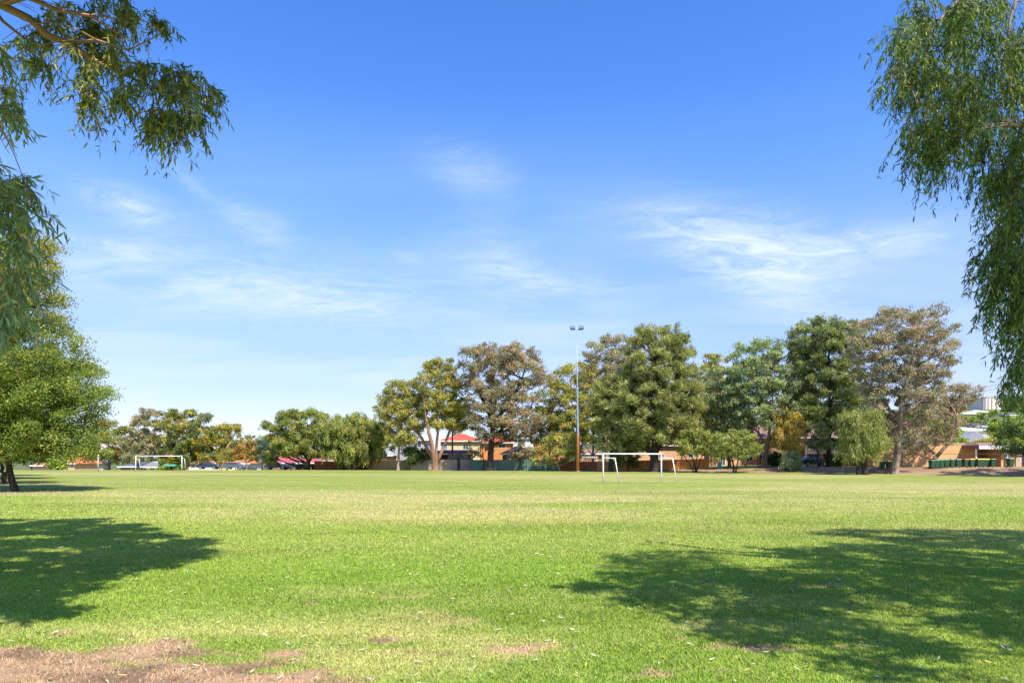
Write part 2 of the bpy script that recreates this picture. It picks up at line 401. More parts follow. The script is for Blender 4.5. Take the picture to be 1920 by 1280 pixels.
def leaf_strips(base, d, up, L, W, bend=.25):
    """curved lance leaves, 6 verts, 3 faces"""
    n = len(base); d = nrm(d); s = nrm(np.cross(d, up)); u = np.cross(s, d)
    L = np.broadcast_to(L, n)[:, None]; W = np.broadcast_to(W, n)[:, None]; b = (bend*L)
    V = np.empty((n, 6, 3))
    V[:, 0] = base; V[:, 1] = base+d*L*.33-s*W*.5-u*b*.15; V[:, 2] = base+d*L*.33+s*W*.5-u*b*.15
    V[:, 3] = base+d*L*.7-s*W*.38-u*b*.5; V[:, 4] = base+d*L*.7+s*W*.38-u*b*.5; V[:, 5] = base+d*L-u*b
    i = (np.arange(n)*6)[:, None]
    Fc = np.concatenate([i+0, i+2, i+1, i+1, i+2, i+4, i+3, i+3, i+4, i+5], axis=1)
    return V.reshape(-1, 3), Fc.ravel(), np.tile([3, 4, 3], n)
def leaf_quads(base, d, up, L, W):
    n = len(base); d = nrm(d); s = nrm(np.cross(d, up))
    L = np.broadcast_to(L, n)[:, None]; W = np.broadcast_to(W, n)[:, None]
    V = np.empty((n, 4, 3)); V[:, 0] = base-d*L*.5; V[:, 1] = base-s*W*.5+d*L*.05; V[:, 2] = base+d*L*.5; V[:, 3] = base+s*W*.5+d*L*.05
    return V.reshape(-1, 3), np.arange(n*4), np.full(n, 4)

def make_litter():
    n = 2600
    y = 5.6+rng.random(n)**1.4*30; x = rng.uniform(-1, 1, n)*(.76*y+1)
    keep = rng.random(n) < .25+.75*np.exp(-((x+1)/7)**2); x, y = x[keep], y[keep]; n = len(x)
    az = rng.uniform(0, 2*pi, n)
    base = np.c_[x, y, gz(x, y)+.028+.012*rng.random(n)]
    d = np.c_[np.cos(az), np.sin(az), rng.normal(0, .12, n)]; up = nrm(np.c_[rng.normal(0, .35, (n, 2)), np.ones(n)])
    V, Fc, S = leaf_strips(base, d, up, rng.uniform(.045, .11, n), rng.uniform(.015, .027, n), rng.uniform(-.3, .5, n)[:, None])
    pal = np.array([(.8,.75,.55), (.66,.55,.2), (.62,.58,.45), (.4,.22,.1), (.68,.5,.12)])
    ch = rng.choice(5, n, p=[.45,.2,.2,.05,.1]); ch = np.where((dirt_mask(x, y) > .3) & (rng.random(n) < .5), 3, ch)
    c = pal[ch]*rng.uniform(.8, 1.15, n)[:, None]
    o = mesh_np('fallen_leaves', V, Fc, S, LEAF, fcol=np.repeat(c, 3, axis=0))
    prop(o, 'pale dry eucalyptus leaves scattered over the near grass', 'leaf litter', kind='stuff')
make_litter()

# ---------------------------------------------------------------- trees
PAL = {
 'olive':   [((.15,.165,.045),5), ((.22,.22,.05),2), ((.09,.13,.03),2), ((.30,.24,.07),1)],
 'gumred':  [((.18,.19,.125),5), ((.29,.165,.10),3), ((.11,.12,.075),2.5), ((.36,.20,.13),1)],
 'gumpink': [((.185,.165,.12),5), ((.25,.185,.135),3), ((.10,.11,.07),3.5), ((.33,.24,.18),1)],
 'gumgold': [((.23,.21,.055),4), ((.15,.17,.045),3), ((.34,.26,.07),2), ((.09,.12,.035),1)],
 'grey':    [((.22,.19,.12),4), ((.30,.23,.15),2), ((.13,.15,.08),3)],
 'caso':    [((.19,.20,.075),5), ((.28,.265,.11),2.5), ((.09,.10,.04),3)],
 'casd':    [((.155,.175,.075),5), ((.21,.22,.085),3), ((.06,.08,.035),3)],
 'ggreen':  [((.17,.205,.105),5), ((.24,.265,.145),2.5), ((.09,.12,.05),3)],
 'dark':    [((.07,.10,.03),5), ((.10,.14,.04),2), ((.04,.06,.02),2)],
 'gold':    [((.42,.27,.06),4), ((.30,.24,.06),3), ((.14,.15,.04),2)],
 'weepl':   [((.25,.26,.085),4), ((.17,.20,.05),3), ((.32,.29,.12),1.5)],
 'weep':    [((.19,.20,.06),4), ((.12,.15,.04),3), ((.26,.24,.10),1.5)],
 'bright':  [((.14,.19,.035),4), ((.30,.31,.05),2), ((.09,.15,.03),2)],
 'blue':    [((.33,.39,.38),4), ((.18,.22,.2),2)],
 'rust':    [((.33,.19,.07),4), ((.22,.19,.06),3), ((.13,.13,.04),1)],
 'broad':   [((.125,.165,.032),5), ((.22,.235,.04),3), ((.055,.09,.018),4), ((.27,.24,.05),.5)],
 'yelg':    [((.12,.14,.05),5), ((.42,.32,.04),1.), ((.08,.11,.035),3)],
}
def pick(pal, n, r):
    P = PAL[pal]; w_ = np.array([p[1] for p in P], float); A = np.array([p[0] for p in P]); w_ /= w_.sum(); mean = (A*w_[:, None]).sum(0)
    return (A[r.choice(len(P), n, p=w_)]*.82+mean*.18)*1.78+.005

def crown_lobes(prof, Y, bx, by, r, n, lr, depth=.85, rag=False):
    """lobe centres spread over a crown given as rows (py, left px, right px); returns centres (local) and radii"""
    py = np.array([p[0] for p in prof], float); l = np.array([p[1] for p in prof], float); rr = np.array([p[2] for p in prof], float)
    n = max(int(n*.95), 6); lr = lr*.8; K = n*26
    t = r.uniform(py[0], py[-1], K*3); L_ = np.interp(t, py, l); R_ = np.interp(t, py, rr)
    acc = r.random(K*3) < (R_-L_)/(rr-l).max(); t, L_, R_ = t[acc][:K], L_[acc][:K], R_[acc][:K]; K = len(t)
    hw = (R_-L_)/2/F*Y*1.09; cx = px2x((L_+R_)/2, Y); z = px2z(t, Y)
    rad_ = lr*r.uniform(.7, 1.25, K); rad_ = np.minimum(rad_, np.maximum(hw*.75, lr*.35))
    zt, zb = px2z(py[0], Y), px2z(py[-1], Y)
    z = np.clip(z, zb+rad_*.7, zt-rad_*.7)
    e = np.maximum(hw-rad_*(.75 if rag else .35), 0); a = r.uniform(0, 2*pi, K); q = np.sqrt(r.random(K))**.7
    P = np.c_[cx+np.cos(a)*q*e-bx, np.sin(a)*q*e*depth+Y-by, z]
    # greedy farthest sampling
    idx = [0]; d = np.linalg.norm(P-P[0], axis=1)
    for _ in range(n-1):
        j = int(np.argmax(d*r.uniform(.75, 1, K))); idx.append(j); d = np.minimum(d, np.linalg.norm(P-P[j], axis=1))
    return P[idx], rad_[idx]

def crown_leaves(cen, rad, kind, pal, r, dens=1., size=1., tint=None):
    """leaves in sprays over each lobe"""
    nl = len(cen)
    ns = np.maximum((40*rad**2*dens).astype(int), 6)
    li = np.repeat(np.arange(nl), ns); S = len(li)
    u = nrm(r.normal(size=(S, 3))+np.array((0, 0, .5)))
    rr = rad[li]*np.where(r.random(S) < .15, r.uniform(.2, .8, S), r.uniform(.72, 1.12, S))
    sc = cen[li]+u*rr[:, None]*np.array((1, 1, .72))
    th = u[:, 0]*2.1+u[:, 1]*1.7+u[:, 2]*2.6+li*1.7; sc = cen[li]+(sc-cen[li])*(1+.26*np.sin(th*2.3))[:, None]*(1+.3*(r.random(S) < .05))[:, None]
    hn = np.sin(sc[:, 0]*2.3+1.3*np.sin(sc[:, 2]*1.7+li.min()))+np.sin(sc[:, 2]*2.6+1.1*np.sin(sc[:, 0]*1.9))+.6*np.sin(sc[:, 1]*2.1+sc[:, 2])
    kp = hn > -.95; sc, u, li = sc[kp], u[kp], li[kp]; S = len(li)
    if kind == 'weep': sc[:, 2] -= .25*rad[li]*r.random(S)
    m = {'gum': 17, 'cas': 20, 'weep': 18, 'broad': 16}[kind]
    k = np.repeat(np.arange(S), m); n = len(k)
    scol = pick(pal, S, r)*r.uniform(.8, 1.2, S)[:, None]
    lob = r.uniform(.82, 1.18, nl)
    sig = (.12*rad[li]+.10)[k][:, None]
    off = r.normal(size=(n, 3))*sig
    if kind == 'gum':
        off *= np.array((1, 1, .75)); d = nrm(r.normal(size=(n, 3))*1.0+u[k]*.5+np.array((0, 0, -.8))); L = r.uniform(.22, .42, n)*size; W = L*r.uniform(.34, .5, n)
    elif kind == 'cas':
        off *= np.array((1, 1, .9)); d = nrm(u[k]*1.0+r.normal(size=(n, 3))*.55+np.array((0, 0, .15))); L = r.uniform(.42, .72, n)*size; W = L*r.uniform(.13, .2, n)
    elif kind == 'weep':
        off *= np.array((.75, .75, 1.7)); d = nrm(r.normal(size=(n, 3))*.35+u[k]*.35+np.array((0, 0, -1.))); L = r.uniform(.45, .85, n)*size; W = L*r.uniform(.14, .22, n)
    else:
        off *= np.array((1, 1, .7)); d = nrm(u[k]*.6+r.normal(size=(n, 3))*.8+np.array((0, 0, -.1))); L = r.uniform(.2, .34, n)*size; W = L*r.uniform(.42, .6, n)
    base = sc[k]+off
    up = nrm(r.normal(size=(n, 3))+u[k]*.9+np.array((0, 0, .35)))
    c = scol[k]*(lob[li[k]]*r.uniform(.78, 1.25, n))[:, None]
    if tint is not None: c = tint(base, c, r)
    V, Fc, Sz = leaf_quads(base, d, up, L, W)
    return V, Fc, Sz, np.clip(c, 0, .85)

def tube_np(pts, rads, n=7, flare=0):
    mb = MB(); mb.tube(pts, rads, n, True); return mb
def bez(p0, p1, p2, k=6):
    t = np.linspace(0, 1, k)[:, None]; return (1-t)**2*p0+2*t*(1-t)*p1+t*t*p2

def tree(name, label, Y, prof, stems, kind='gum', pal='olive', bark=None, n=30, lr=1.5, dens=1., size=1., group=None, seed=0, r0=.35, depth=.62, tint=None, limb=.04, cat='tree', skirt=None):
    """stems: list of pixel polylines, the first point of the first one being the base on the ground"""
    r = np.random.default_rng(1000+seed)
    if group == GL: dens *= 1.5
    bx, by, bz = g(stems[0][0][0], Y)
    t = thing(name, label, cat, (bx, by, bz), 0, group)
    cen, rad = crown_lobes(prof, Y, bx, by, r, n, lr, depth, kind == 'broad'); cen[:, 2] -= bz
    mb = MB(); nodes = []
    for si, st in enumerate(stems):
        pts = []; 
        for q, p in enumerate(st):
            dy = 0 if (q == 0) else (r.normal()*.25 + (0 if len(stems) == 1 else (si-(len(stems)-1)/2)*.35*q))
            pts.append(np.array((px2x(p[0], Y)-bx, dy, px2z(p[1], Y)-bz)))
        if si == 0: pts[0][2] = -.25
        elif st[0][1] > 868: pts[0][2] = -.25
        # densify with slight wobble
        P = [pts[0]]
        for a, b in zip(pts[:-1], pts[1:]):
            for k in (.33, .66, 1.): P.append(a+(b-a)*k+(r.normal(size=3)*np.array((.06, .06, .02)) if k < 1 else 0))
        rs = r0*(1 if si == 0 else .62); R = [rs*(1-.78*i/(len(P)-1)) for i in range(len(P))]
        if P[0][2] < 0: R[0] = rs*1.55; R.insert(1, rs*1.05); P.insert(1, P[0]*.75+P[1]*.25 if abs(P[1][2]) < 3 else P[0]+(P[1]-P[0])*.15)
        mb.tube(P, R, 9)
        for i in range(1, len(P)):
            if kind != 'broad' or P[i][2] > 2.0 or i == len(P)-1: nodes.append((P[i], R[i]))
    for c, rd in zip(cen, rad):
        best = None
        for (p, R) in nodes:
            dd = np.linalg.norm(c-p)+max(0, p[2]-(c[2]-.35*np.hypot(*(c-p)[:2])))*2.5
            if best is None or dd < best[0]: best = (dd, p, R)
        _, p, R = best; q = c+np.array((0, 0, rd*.25)); dist = np.linalg.norm(q-p)
        if dist < .4: continue
        mid = p+(q-p)*.5+np.array((0, 0, (.13 if kind == 'broad' else -.10)*dist))+r.normal(size=3)*.07*dist
        ra = min(R*.7, limb*dist*.55+.035); P = bez(p, mid, q, 6)
        mb.tube(P, np.linspace(ra, .02, 6), 5, False)
        for _ in range(3):   # twigs into the lobe
            a = P[3]; e = c+nrm(r.normal(size=3))*rd*.85; mb.tube(bez(a, (a+e)/2+r.normal(size=3)*.1, e, 4), np.linspace(ra*.4+.01, .012, 4), 3, False)
    mb.build('trunk', bark or BARK_G, t, smooth=True)
    V, Fc, S, col = crown_leaves(cen, rad, kind, pal, r, dens, size, tint)
    mesh_np('crown', V, Fc, S, LEAF, t, fcol=col)
    return t

def tint_gold_top(frac, colr):
    def f(base, c, r):
        h = (base[:, 0]*.7+base[:, 2]*1.1); m = fbm(base[:, 0]*1+base[:, 1]*.6, base[:, 2], 1.6, 5, 3) > frac
        return np.where(m[:, None], np.array(colr)*r.uniform(.7, 1.1, len(c))[:, None], c)
    return f
GL = 'trees along the far left edge of the field'; GC = 'trees lining the back fence'; GR = 'trees in front of the brick buildings'
def all_trees():
    # ---- far left row
    tree('eucalyptus_tree', 'hazy olive and rust tree showing just right of the near broadleaf crown', 130, [(788,186,212),(800,165,232),(825,160,240),(850,160,238),(868,170,232)], [[(205,881),(206,850),(200,820)]], 'gum', 'olive', BARK_B, 26, 1.25, seed=1, group=GL, tint=tint_gold_top(.62, (.34,.2,.07)), r0=.25)
    tree('eucalyptus_tree', 'tall greyish brown gum behind the left part of the distant goal', 124, [(767,268,294),(776,258,299),(795,240,298),(820,230,296),(845,226,292),(866,234,284)], [[(258,882),(258,850),(262,800)],[(258,862),(280,845),(285,820)]], 'gum', 'grey', BARK_G, 34, 1.15, seed=2, group=GL, r0=.28)
    tree('round_tree', 'dark green round tree dotted with yellow patches behind the distant goal', 124, [(769,330,375),(778,312,385),(800,306,392),(830,303,398),(855,300,402),(868,312,392)], [[(350,882),(350,855),(345,815)],[(350,868),(372,845),(378,820)]], 'gum', 'yelg', BARK_R, 52, 1.3, seed=3, group=GL, tint=tint_gold_top(.66, (.42,.34,.05)), r0=.3)
    tree('eucalyptus_tree', 'gum with bare forked pale limbs and a small umbrella tuft at its top right', 126, [(795,430,448),(802,400,450),(811,390,440),(825,388,428),(850,392,425),(866,400,430)], [[(413,880),(414,862),(418,840)],[(416,862),(430,835),(438,815),(440,806)],[(415,858),(402,835),(395,820)]], 'gum', 'gumgold', BARK_R, 30, 1.0, seed=4, group=GL, r0=.28)
    r = np.random.default_rng(4)
    tree('small_tree', 'small rusty brown tree with a thin pink trunk near the white wall', 128, [(826,450,472),(836,438,490),(850,436,492),(862,445,485)], [[(462,880),(464,860),(462,842)]], 'gum', 'rust', BARK_R, 20, 1.0, seed=5, group=GL, r0=.16)
    tree('blue_gum_tree', 'slim silvery blue tree between the rusty tree and the maroon roofed house', 128, [(820,486,496),(832,480,502),(850,477,503),(868,480,502)], [[(491,880),(492,860),(491,830)]], 'gum', 'blue', BARK_G, 22, .75, seed=6, group=GL, r0=.16)
    tree('small_tree', 'thin green sapling in front of the maroon roofed house', 127, [(852,500,515),(862,496,518),(872,498,514)], [[(506,880),(507,865)]], 'gum', 'olive', BARK_D, 8, .7, seed=7, group=GL, r0=.09)
    tree('peppermint_tree', 'wide domed olive green tree with a forked trunk in front of the maroon roof', 126, [(769,560,582),(775,535,602),(790,505,615),(815,498,622),(840,497,622),(858,510,612)], [[(577,881),(577,862),(560,835)],[(578,866),(586,845),(590,815)]], 'gum', 'olive', BARK_D, 60, 1.35, .95, seed=8, group=GL, r0=.5)
    tree('peppermint_tree', 'broad weeping olive tree whose foliage hangs to the brown fence', 124, [(779,655,672),(785,640,690),(800,615,715),(825,608,718),(850,612,716),(870,660,700)], [[(655,881),(654,866),(650,850),(655,830)],[(664,881),(664,860),(672,830)]], 'weep', 'olive', BARK_G, 58, 1.3, .95, seed=9, group=GL, r0=.3)
    tree('small_tree', 'golden tipped tree rising at the right side of the weeping olive tree', 128, [(790,690,706),(800,682,718),(830,684,722),(858,690,720)], [[(702,881),(702,860),(702,825)]], 'gum', 'gumgold', BARK_B, 24, 1.0, seed=10, group=GL, r0=.2)
    # ---- centre
    tree('eucalyptus_tree', 'lower golden green gum with a thin straight grey trunk before the rendered wall', 119, [(712,762,785),(722,738,795),(740,718,800),(765,710,800),(790,712,800),(815,722,790),(835,728,768)], [[(746,883),(748,845),(752,800),(760,770)]], 'gum', 'gumgold', BARK_G, 52, 1.35, seed=11, group=GC, r0=.27)
    tree('eucalyptus_tree', 'multi stemmed gum with glowing orange bark before the rendered wall', 117, [(671,812,826),(682,800,848),(700,788,862),(730,792,870),(760,798,872),(790,800,868),(808,815,866)], [[(813,884),(815,862),(808,820),(802,790),(795,740)],[(818,884),(818,850),(822,800),(818,740),(822,700)],[(820,866),(838,820),(850,780),(855,745)],[(812,860),(790,820),(770,800),(755,792)]], 'gum', 'gumgold', BARK_O, 58, 1.35, .9, seed=12, group=GC, r0=.5)
    tree('eucalyptus_tree', 'big reddish leaved gum with a thick black trunk before the green fence', 115, [(643,925,965),(650,885,985),(668,864,1010),(690,862,1018),(712,872,1015),(735,872,1000),(765,870,1010),(790,874,1016),(808,888,1000),(826,898,945)], [[(918,884),(920,850),(924,800),(930,750),(925,710)],[(922,800),(950,760),(975,720),(985,690)],[(920,780),(900,740),(885,700)],[(922,820),(945,800),(975,785)]], 'gum', 'gumred', BARK_D, 105, 1.5, .85, seed=13, group=GC, r0=.62)
    tree('small_tree', 'thin dark sapling between the black trunk and the pole, before the green fence', 115, [(800,962,985),(815,952,1000),(840,952,1002),(858,958,992)], [[(975,884),(975,855),(976,825)]], 'gum', 'gumred', BARK_D, 16, 1.0, .8, seed=14, group=GC, r0=.12)
    tree('small_tree', 'thin dark stem tucked close on the left of the black trunk', 116, [(820,890,915),(840,880,920),(858,884,915)], [[(906,884),(906,858),(905,835)]], 'gum', 'gumred', BARK_D, 10, .9, .7, seed=15, group=GC, r0=.13)
    tree('small_tree', 'low spreading tree with a bent white trunk beside the light pole', 112, [(812,1035,1085),(825,1015,1090),(845,1005,1085),(862,1000,1075),(872,1008,1030)], [[(1049,885),(1046,872),(1044,855),(1052,835)]], 'gum', 'gumgold', BARK_G, 34, .95, seed=16, group=GC, r0=.2)
    tree('eucalyptus_tree', 'golden green gum right behind the tall light pole', 118, [(682,1062,1100),(700,1040,1112),(725,1022,1115),(750,1014,1118),(780,1018,1118),(805,1030,1115),(830,1040,1110)], [[(1085,882),(1085,840),(1080,800),(1070,750)],[(1085,850),(1100,800),(1105,760)]], 'gum', 'gumgold', BARK_B, 62, 1.35, .85, seed=17, group=GC, r0=.3)
    tree('eucalyptus_tree', 'greyish brown tall gum with pale upper limbs next to the huge she-oak', 120, [(627,1150,1180),(640,1118,1195),(662,1098,1200),(690,1090,1200),(715,1090,1195),(745,1095,1180),(770,1105,1170)], [[(1136,882),(1136,840),(1128,780),(1125,730),(1120,690)],[(1136,840),(1148,780),(1155,720),(1160,670)]], 'gum', 'grey', BARK_R, 66, 1.35, .8, seed=18, group=GC, r0=.3)
    tree('she_oak_tree', 'huge feathery green she-oak with a thick dark trunk behind the near goal', 104, [(614,1205,1250),(620,1195,1275),(640,1188,1292),(670,1180,1305),(700,1170,1312),(740,1160,1312),(780,1150,1308),(810,1160,1295),(835,1185,1285)], [[(1227,882),(1227,850),(1228,800),(1230,740),(1232,680)],[(1226,856),(1205,830),(1190,800)],[(1228,850),(1250,815),(1265,780)]], 'cas', 'caso', BARK_D, 120, 1.5, .9, seed=19, group=GC, r0=.75)
    tree('she_oak_tree', 'low feathery she-oak whose dark trunk stands inside the left half of the near goal', 106, [(705,1130,1180),(720,1118,1190),(750,1112,1195),(785,1112,1195),(815,1128,1200),(845,1125,1215)], [[(1146,883),(1146,855),(1148,800),(1150,740)]], 'cas', 'caso', BARK_D, 62, 1.35, .9, seed=20, group=GC, r0=.42)
    tree('small_tree', 'little dark tree with a thin trunk seen through the near goal', 108, [(838,1168,1192),(850,1158,1198),(866,1160,1196)], [[(1179,882),(1179,866),(1180,850)]], 'gum', 'dark', BARK_D, 12, .85, seed=21, group=GC, r0=.12)
    for k, (a, b, lb) in enumerate(((1148,1170,'bright yellow green bush behind the slanting post of the near goal'),(1180,1196,'bright green bush between two dark trunks, seen through the near goal'))):
        tree('garden_bush', lb, 110, [(856,a+5,b-5),(864,a,b),(876,a+2,b-2)], [[((a+b)/2,879),((a+b)/2,866)]], 'broad', 'bright', BARK_B, 9, .55, 1.4, seed=22+k, r0=.05, cat='bush', group='bushes seen through the near goal')
    tree('eucalyptus_tree', 'leaning gum with a slanting pink trunk and small airy crown right of the huge she-oak', 118, [(664,1325,1345),(675,1316,1365),(700,1312,1368),(730,1310,1362),(760,1305,1350),(790,1300,1345)], [[(1275,882),(1286,830),(1300,780),(1315,735),(1332,700)],[(1300,780),(1320,760),(1335,740)]], 'gum', 'gumgold', BARK_R, 34, 1.2, .75, seed=24, group=GC, r0=.28)
    tree('small_tree', 'multi stemmed small green tree, first one right of the near goal', 100, [(806,1285,1318),(818,1268,1335),(838,1264,1342),(854,1275,1335)], [[(1304,884),(1300,866),(1290,848)],[(1304,884),(1304,862),(1305,840)],[(1304,884),(1312,860),(1322,842)],[(1304,876),(1288,858),(1278,846)]], 'gum', 'olive', BARK_D, 34, .85, seed=25, group=GR, r0=.17)
    tree('eucalyptus_tree', 'grey green gum with layered crown, left of the thick single trunk before the playground', 106, [(690,1335,1365),(710,1322,1388),(740,1316,1402),(780,1314,1408),(815,1318,1408),(840,1326,1402),(858,1345,1392)], [[(1368,880),(1366,845),(1360,800),(1355,750)]], 'gum', 'ggreen', BARK_B, 60, 1.25, .95, seed=26, group=GR, r0=.3)
    tree('eucalyptus_tree', 'large domed grey green gum with a sturdy trunk and low fork before the playground', 102, [(638,1420,1470),(645,1395,1490),(665,1380,1500),(700,1370,1506),(740,1368,1508),(780,1378,1506),(805,1390,1495)], [[(1436,884),(1437,858),(1438,828),(1440,790),(1440,740)],[(1438,845),(1425,815),(1405,795),(1395,770)],[(1438,828),(1465,800),(1480,770)]], 'gum', 'ggreen', BARK_B, 96, 1.35, .95, seed=27, group=GR, r0=.42)
    tree('small_tree', 'short pale weeping tree on a dark forked trunk, standing forward of the playground', 96, [(806,1360,1398),(820,1345,1412),(842,1335,1422),(860,1340,1418)], [[(1376,887),(1377,876),(1370,858),(1366,846)],[(1378,880),(1385,862),(1392,846)]], 'gum', 'weep', BARK_D, 30, 1.05, .9, .9, seed=28, group=GR, r0=.2)
    tree('small_tree', 'gold tipped she-oak hanging in orange brown tassels', 100, [(768,1475,1492),(778,1458,1505),(800,1450,1510),(825,1450,1508),(845,1458,1500)], [[(1480,884),(1480,860),(1480,820)]], 'weep', 'gold', BARK_D, 38, .95, 1.0, .7, seed=29, group=GR, r0=.16)
    tree('weeping_shrub', 'ground hugging green weeping shrub below the gold tipped she-oak', 97, [(848,1466,1490),(860,1462,1498),(884,1462,1502)], [[(1482,886),(1482,865)]], 'weep', 'ggreen', BARK_D, 18, .75, 1.3, .8, seed=30, cat='shrub', r0=.07)
    tree('she_oak_tree', 'tall dark airy she-oak with a straight black trunk left of the great brown gum', 100, [(598,1515,1545),(603,1505,1590),(620,1492,1608),(650,1490,1615),(690,1500,1612),(730,1505,1612),(770,1510,1610),(800,1520,1605)], [[(1553,881),(1553,840),(1553,790),(1548,730),(1545,660)],[(1553,770),(1570,720),(1580,680)],[(1552,800),(1530,760),(1520,720)]], 'cas', 'casd', BARK_D, 100, 1.25, .85, seed=31, group=GR, r0=.42)
    tree('small_tree', 'slim dark she-oak with a pencil thin trunk in front of the tiled verandah', 98, [(788,1528,1542),(805,1516,1552),(825,1512,1558),(842,1515,1556)], [[(1533,881),(1534,850),(1533,810)]], 'cas', 'casd', BARK_D, 20, .8, .9, seed=32, group=GR, r0=.13)
    tree('small_tree', 'dark bushy tree filling the gap behind the pale weeping willow like tree', 104, [(770,1590,1655),(790,1570,1665),(815,1568,1668),(840,1560,1660),(860,1575,1600)], [[(1590,880),(1590,855),(1600,820)]], 'gum', 'dark', BARK_D, 46, 1.1, .9, seed=33, group=GR, r0=.2)
    tree('weeping_tree', 'pale yellow green weeping tree with a short thick dark trunk', 86, [(776,1600,1622),(786,1582,1648),(808,1578,1636),(828,1588,1658),(846,1582,1640),(858,1598,1648)], [[(1621,884),(1622,866),(1622,845),(1615,820)],[(1608,880),(1612,866),(1605,850)]], 'weep', 'weep', BARK_D, 30, 1.45, 1.1, .7, seed=34, group=GR, r0=.42)
    tree('eucalyptus_tree', 'great brownish gum with mottled white trunk, the tallest crown of the row', 88, [(578,1680,1735),(583,1645,1758),(600,1615,1775),(625,1600,1785),(655,1600,1787),(685,1610,1780),(710,1612,1772),(740,1618,1760),(765,1625,1745),(800,1650,1735),(825,1655,1738),(842,1662,1735)], [[(1676,883),(1678,850),(1680,810),(1678,770),(1680,730),(1690,680),(1700,630)],[(1678,790),(1662,765),(1650,740),(1640,700)],[(1680,760),(1705,720),(1725,680),(1745,640)],[(1682,715),(1665,680),(1655,640)]], 'gum', 'gumpink', BARK_G, 150, 1.15, .85, .85, seed=35, group=GR, r0=.5)
    tree('eucalyptus_tree', 'crooked pale limbed gum leaning across the sunlit brick wall', 93, [(722,1770,1815),(735,1755,1840),(752,1735,1835),(770,1720,1800),(795,1705,1800),(820,1700,1790),(840,1700,1750),(852,1690,1735)], [[(1748,878),(1747,862),(1752,850),(1768,828),(1775,805),(1770,780)],[(1752,850),(1738,840),(1728,825)],[(1770,825),(1745,826),(1733,832)],[(1773,790),(1790,765),(1815,752)]], 'gum', 'gumpink', BARK_R, 66, .95, .8, .8, seed=36, group=GR, r0=.36)
    tree('garden_bush', 'dark clipped bush between the thick trunk and the gold tipped she-oak', 108, [(846,1442,1458),(856,1436,1468),(878,1440,1465)], [[(1452,881),(1452,866)]], 'broad', 'dark', BARK_D, 16, .75, 1.5, seed=37, r0=.07, cat='bush')
    tree('garden_bush', 'dark low bush behind the black she-oak trunk beside the brick columns', 99, [(852,1562,1572),(862,1556,1578),(878,1556,1578)], [[(1567,880),(1567,868)]], 'broad', 'dark', BARK_D, 10, .6, 1.3, seed=38, r0=.06, cat='bush')
    tree('garden_bush', 'dark green rounded bush overhanging the rendered wall', 120, [(838,772,788),(846,757,800),(862,754,800),(872,758,780)], [[(768,884),(770,865)]], 'broad', 'dark', BARK_D, 26, .95, 1.2, seed=39, r0=.1, cat='bush')
    # behind the brick building and on the hill
    tree('garden_tree', 'yellow green tree rising behind the sunlit brick wall', 106, [(790,1745,1775),(805,1735,1800),(822,1735,1808),(834,1738,1805)], [[(1770,881),(1770,840)]], 'broad', 'bright', BARK_B, 34, .95, 1.2, seed=40, r0=.15)
    tree('garden_tree', 'rounded green tree behind the carport roof', 112, [(788,1870,1892),(798,1855,1908),(815,1856,1925),(834,1862,1930)], [[(1885,881),(1885,840)]], 'broad', 'bright', BARK_B, 40, 1.0, 1.2, seed=41, r0=.15)
    tree('garden_bush', 'mounded olive shrub showing above the carport roof', 107, [(820,1840,1860),(826,1832,1872),(836,1830,1876)], [[(1852,881),(1852,836)]], 'gum', 'gumgold', BARK_B, 18, .7, 1.4, .7, seed=42, r0=.07, cat='bush')
    hill = [(1815,786,22,165,'olive'),(1848,782,20,185,'dark'),(1795,762,14,230,'ggreen'),(1775,765,26,240,'olive'),(1865,776,14,235,'bright'),(1892,768,16,250,'dark'),(1888,758,18,290,'olive'),(1912,790,24,190,'bright'),(1745,800,28,170,'olive'),(1700,790,30,200,'dark'),(1838,778,10,215,'bright'),(1912,750,20,300,'dark'),(1800,750,16,330,'olive')]
    HL = ['squat olive tree on the hill left of the grey gable roof','dark tree on the hill above the purple roofs','small grey green tree on the hill beside the pale roofs','olive tree high on the hill behind the crooked gum','bright little tree below the striped apartment tower','dark tree right of the striped apartment tower','olive crown on the skyline right of the striped tower','bright tree on the hill at the right edge','olive tree on the slope behind the crooked gum','dark tree on the slope behind the great brown gum','tiny bright tree between the pale roofs','dark skyline tree partly behind the hanging branches','olive tree on the skyline left of the striped tower']
    for k, (px, py, hw, Y, pl) in enumerate(hill):
        x, y, z = g(px, Y); bp = HZ-(z-CAMH)/Y*F
        tree('hill_tree', HL[k], Y, [(py-hw*.45,px-hw*.4,px+hw*.4),(py,px-hw,px+hw),(max(py+hw*.6,bp-6),px-hw*.8,px+hw*.8)], [[(px,bp+1),(px,py)]], 'gum', pl, BARK_B, 16, hw/F*Y*.38, .55, 1.4, seed=50+k, r0=.25, group='trees on the hill behind the right side')
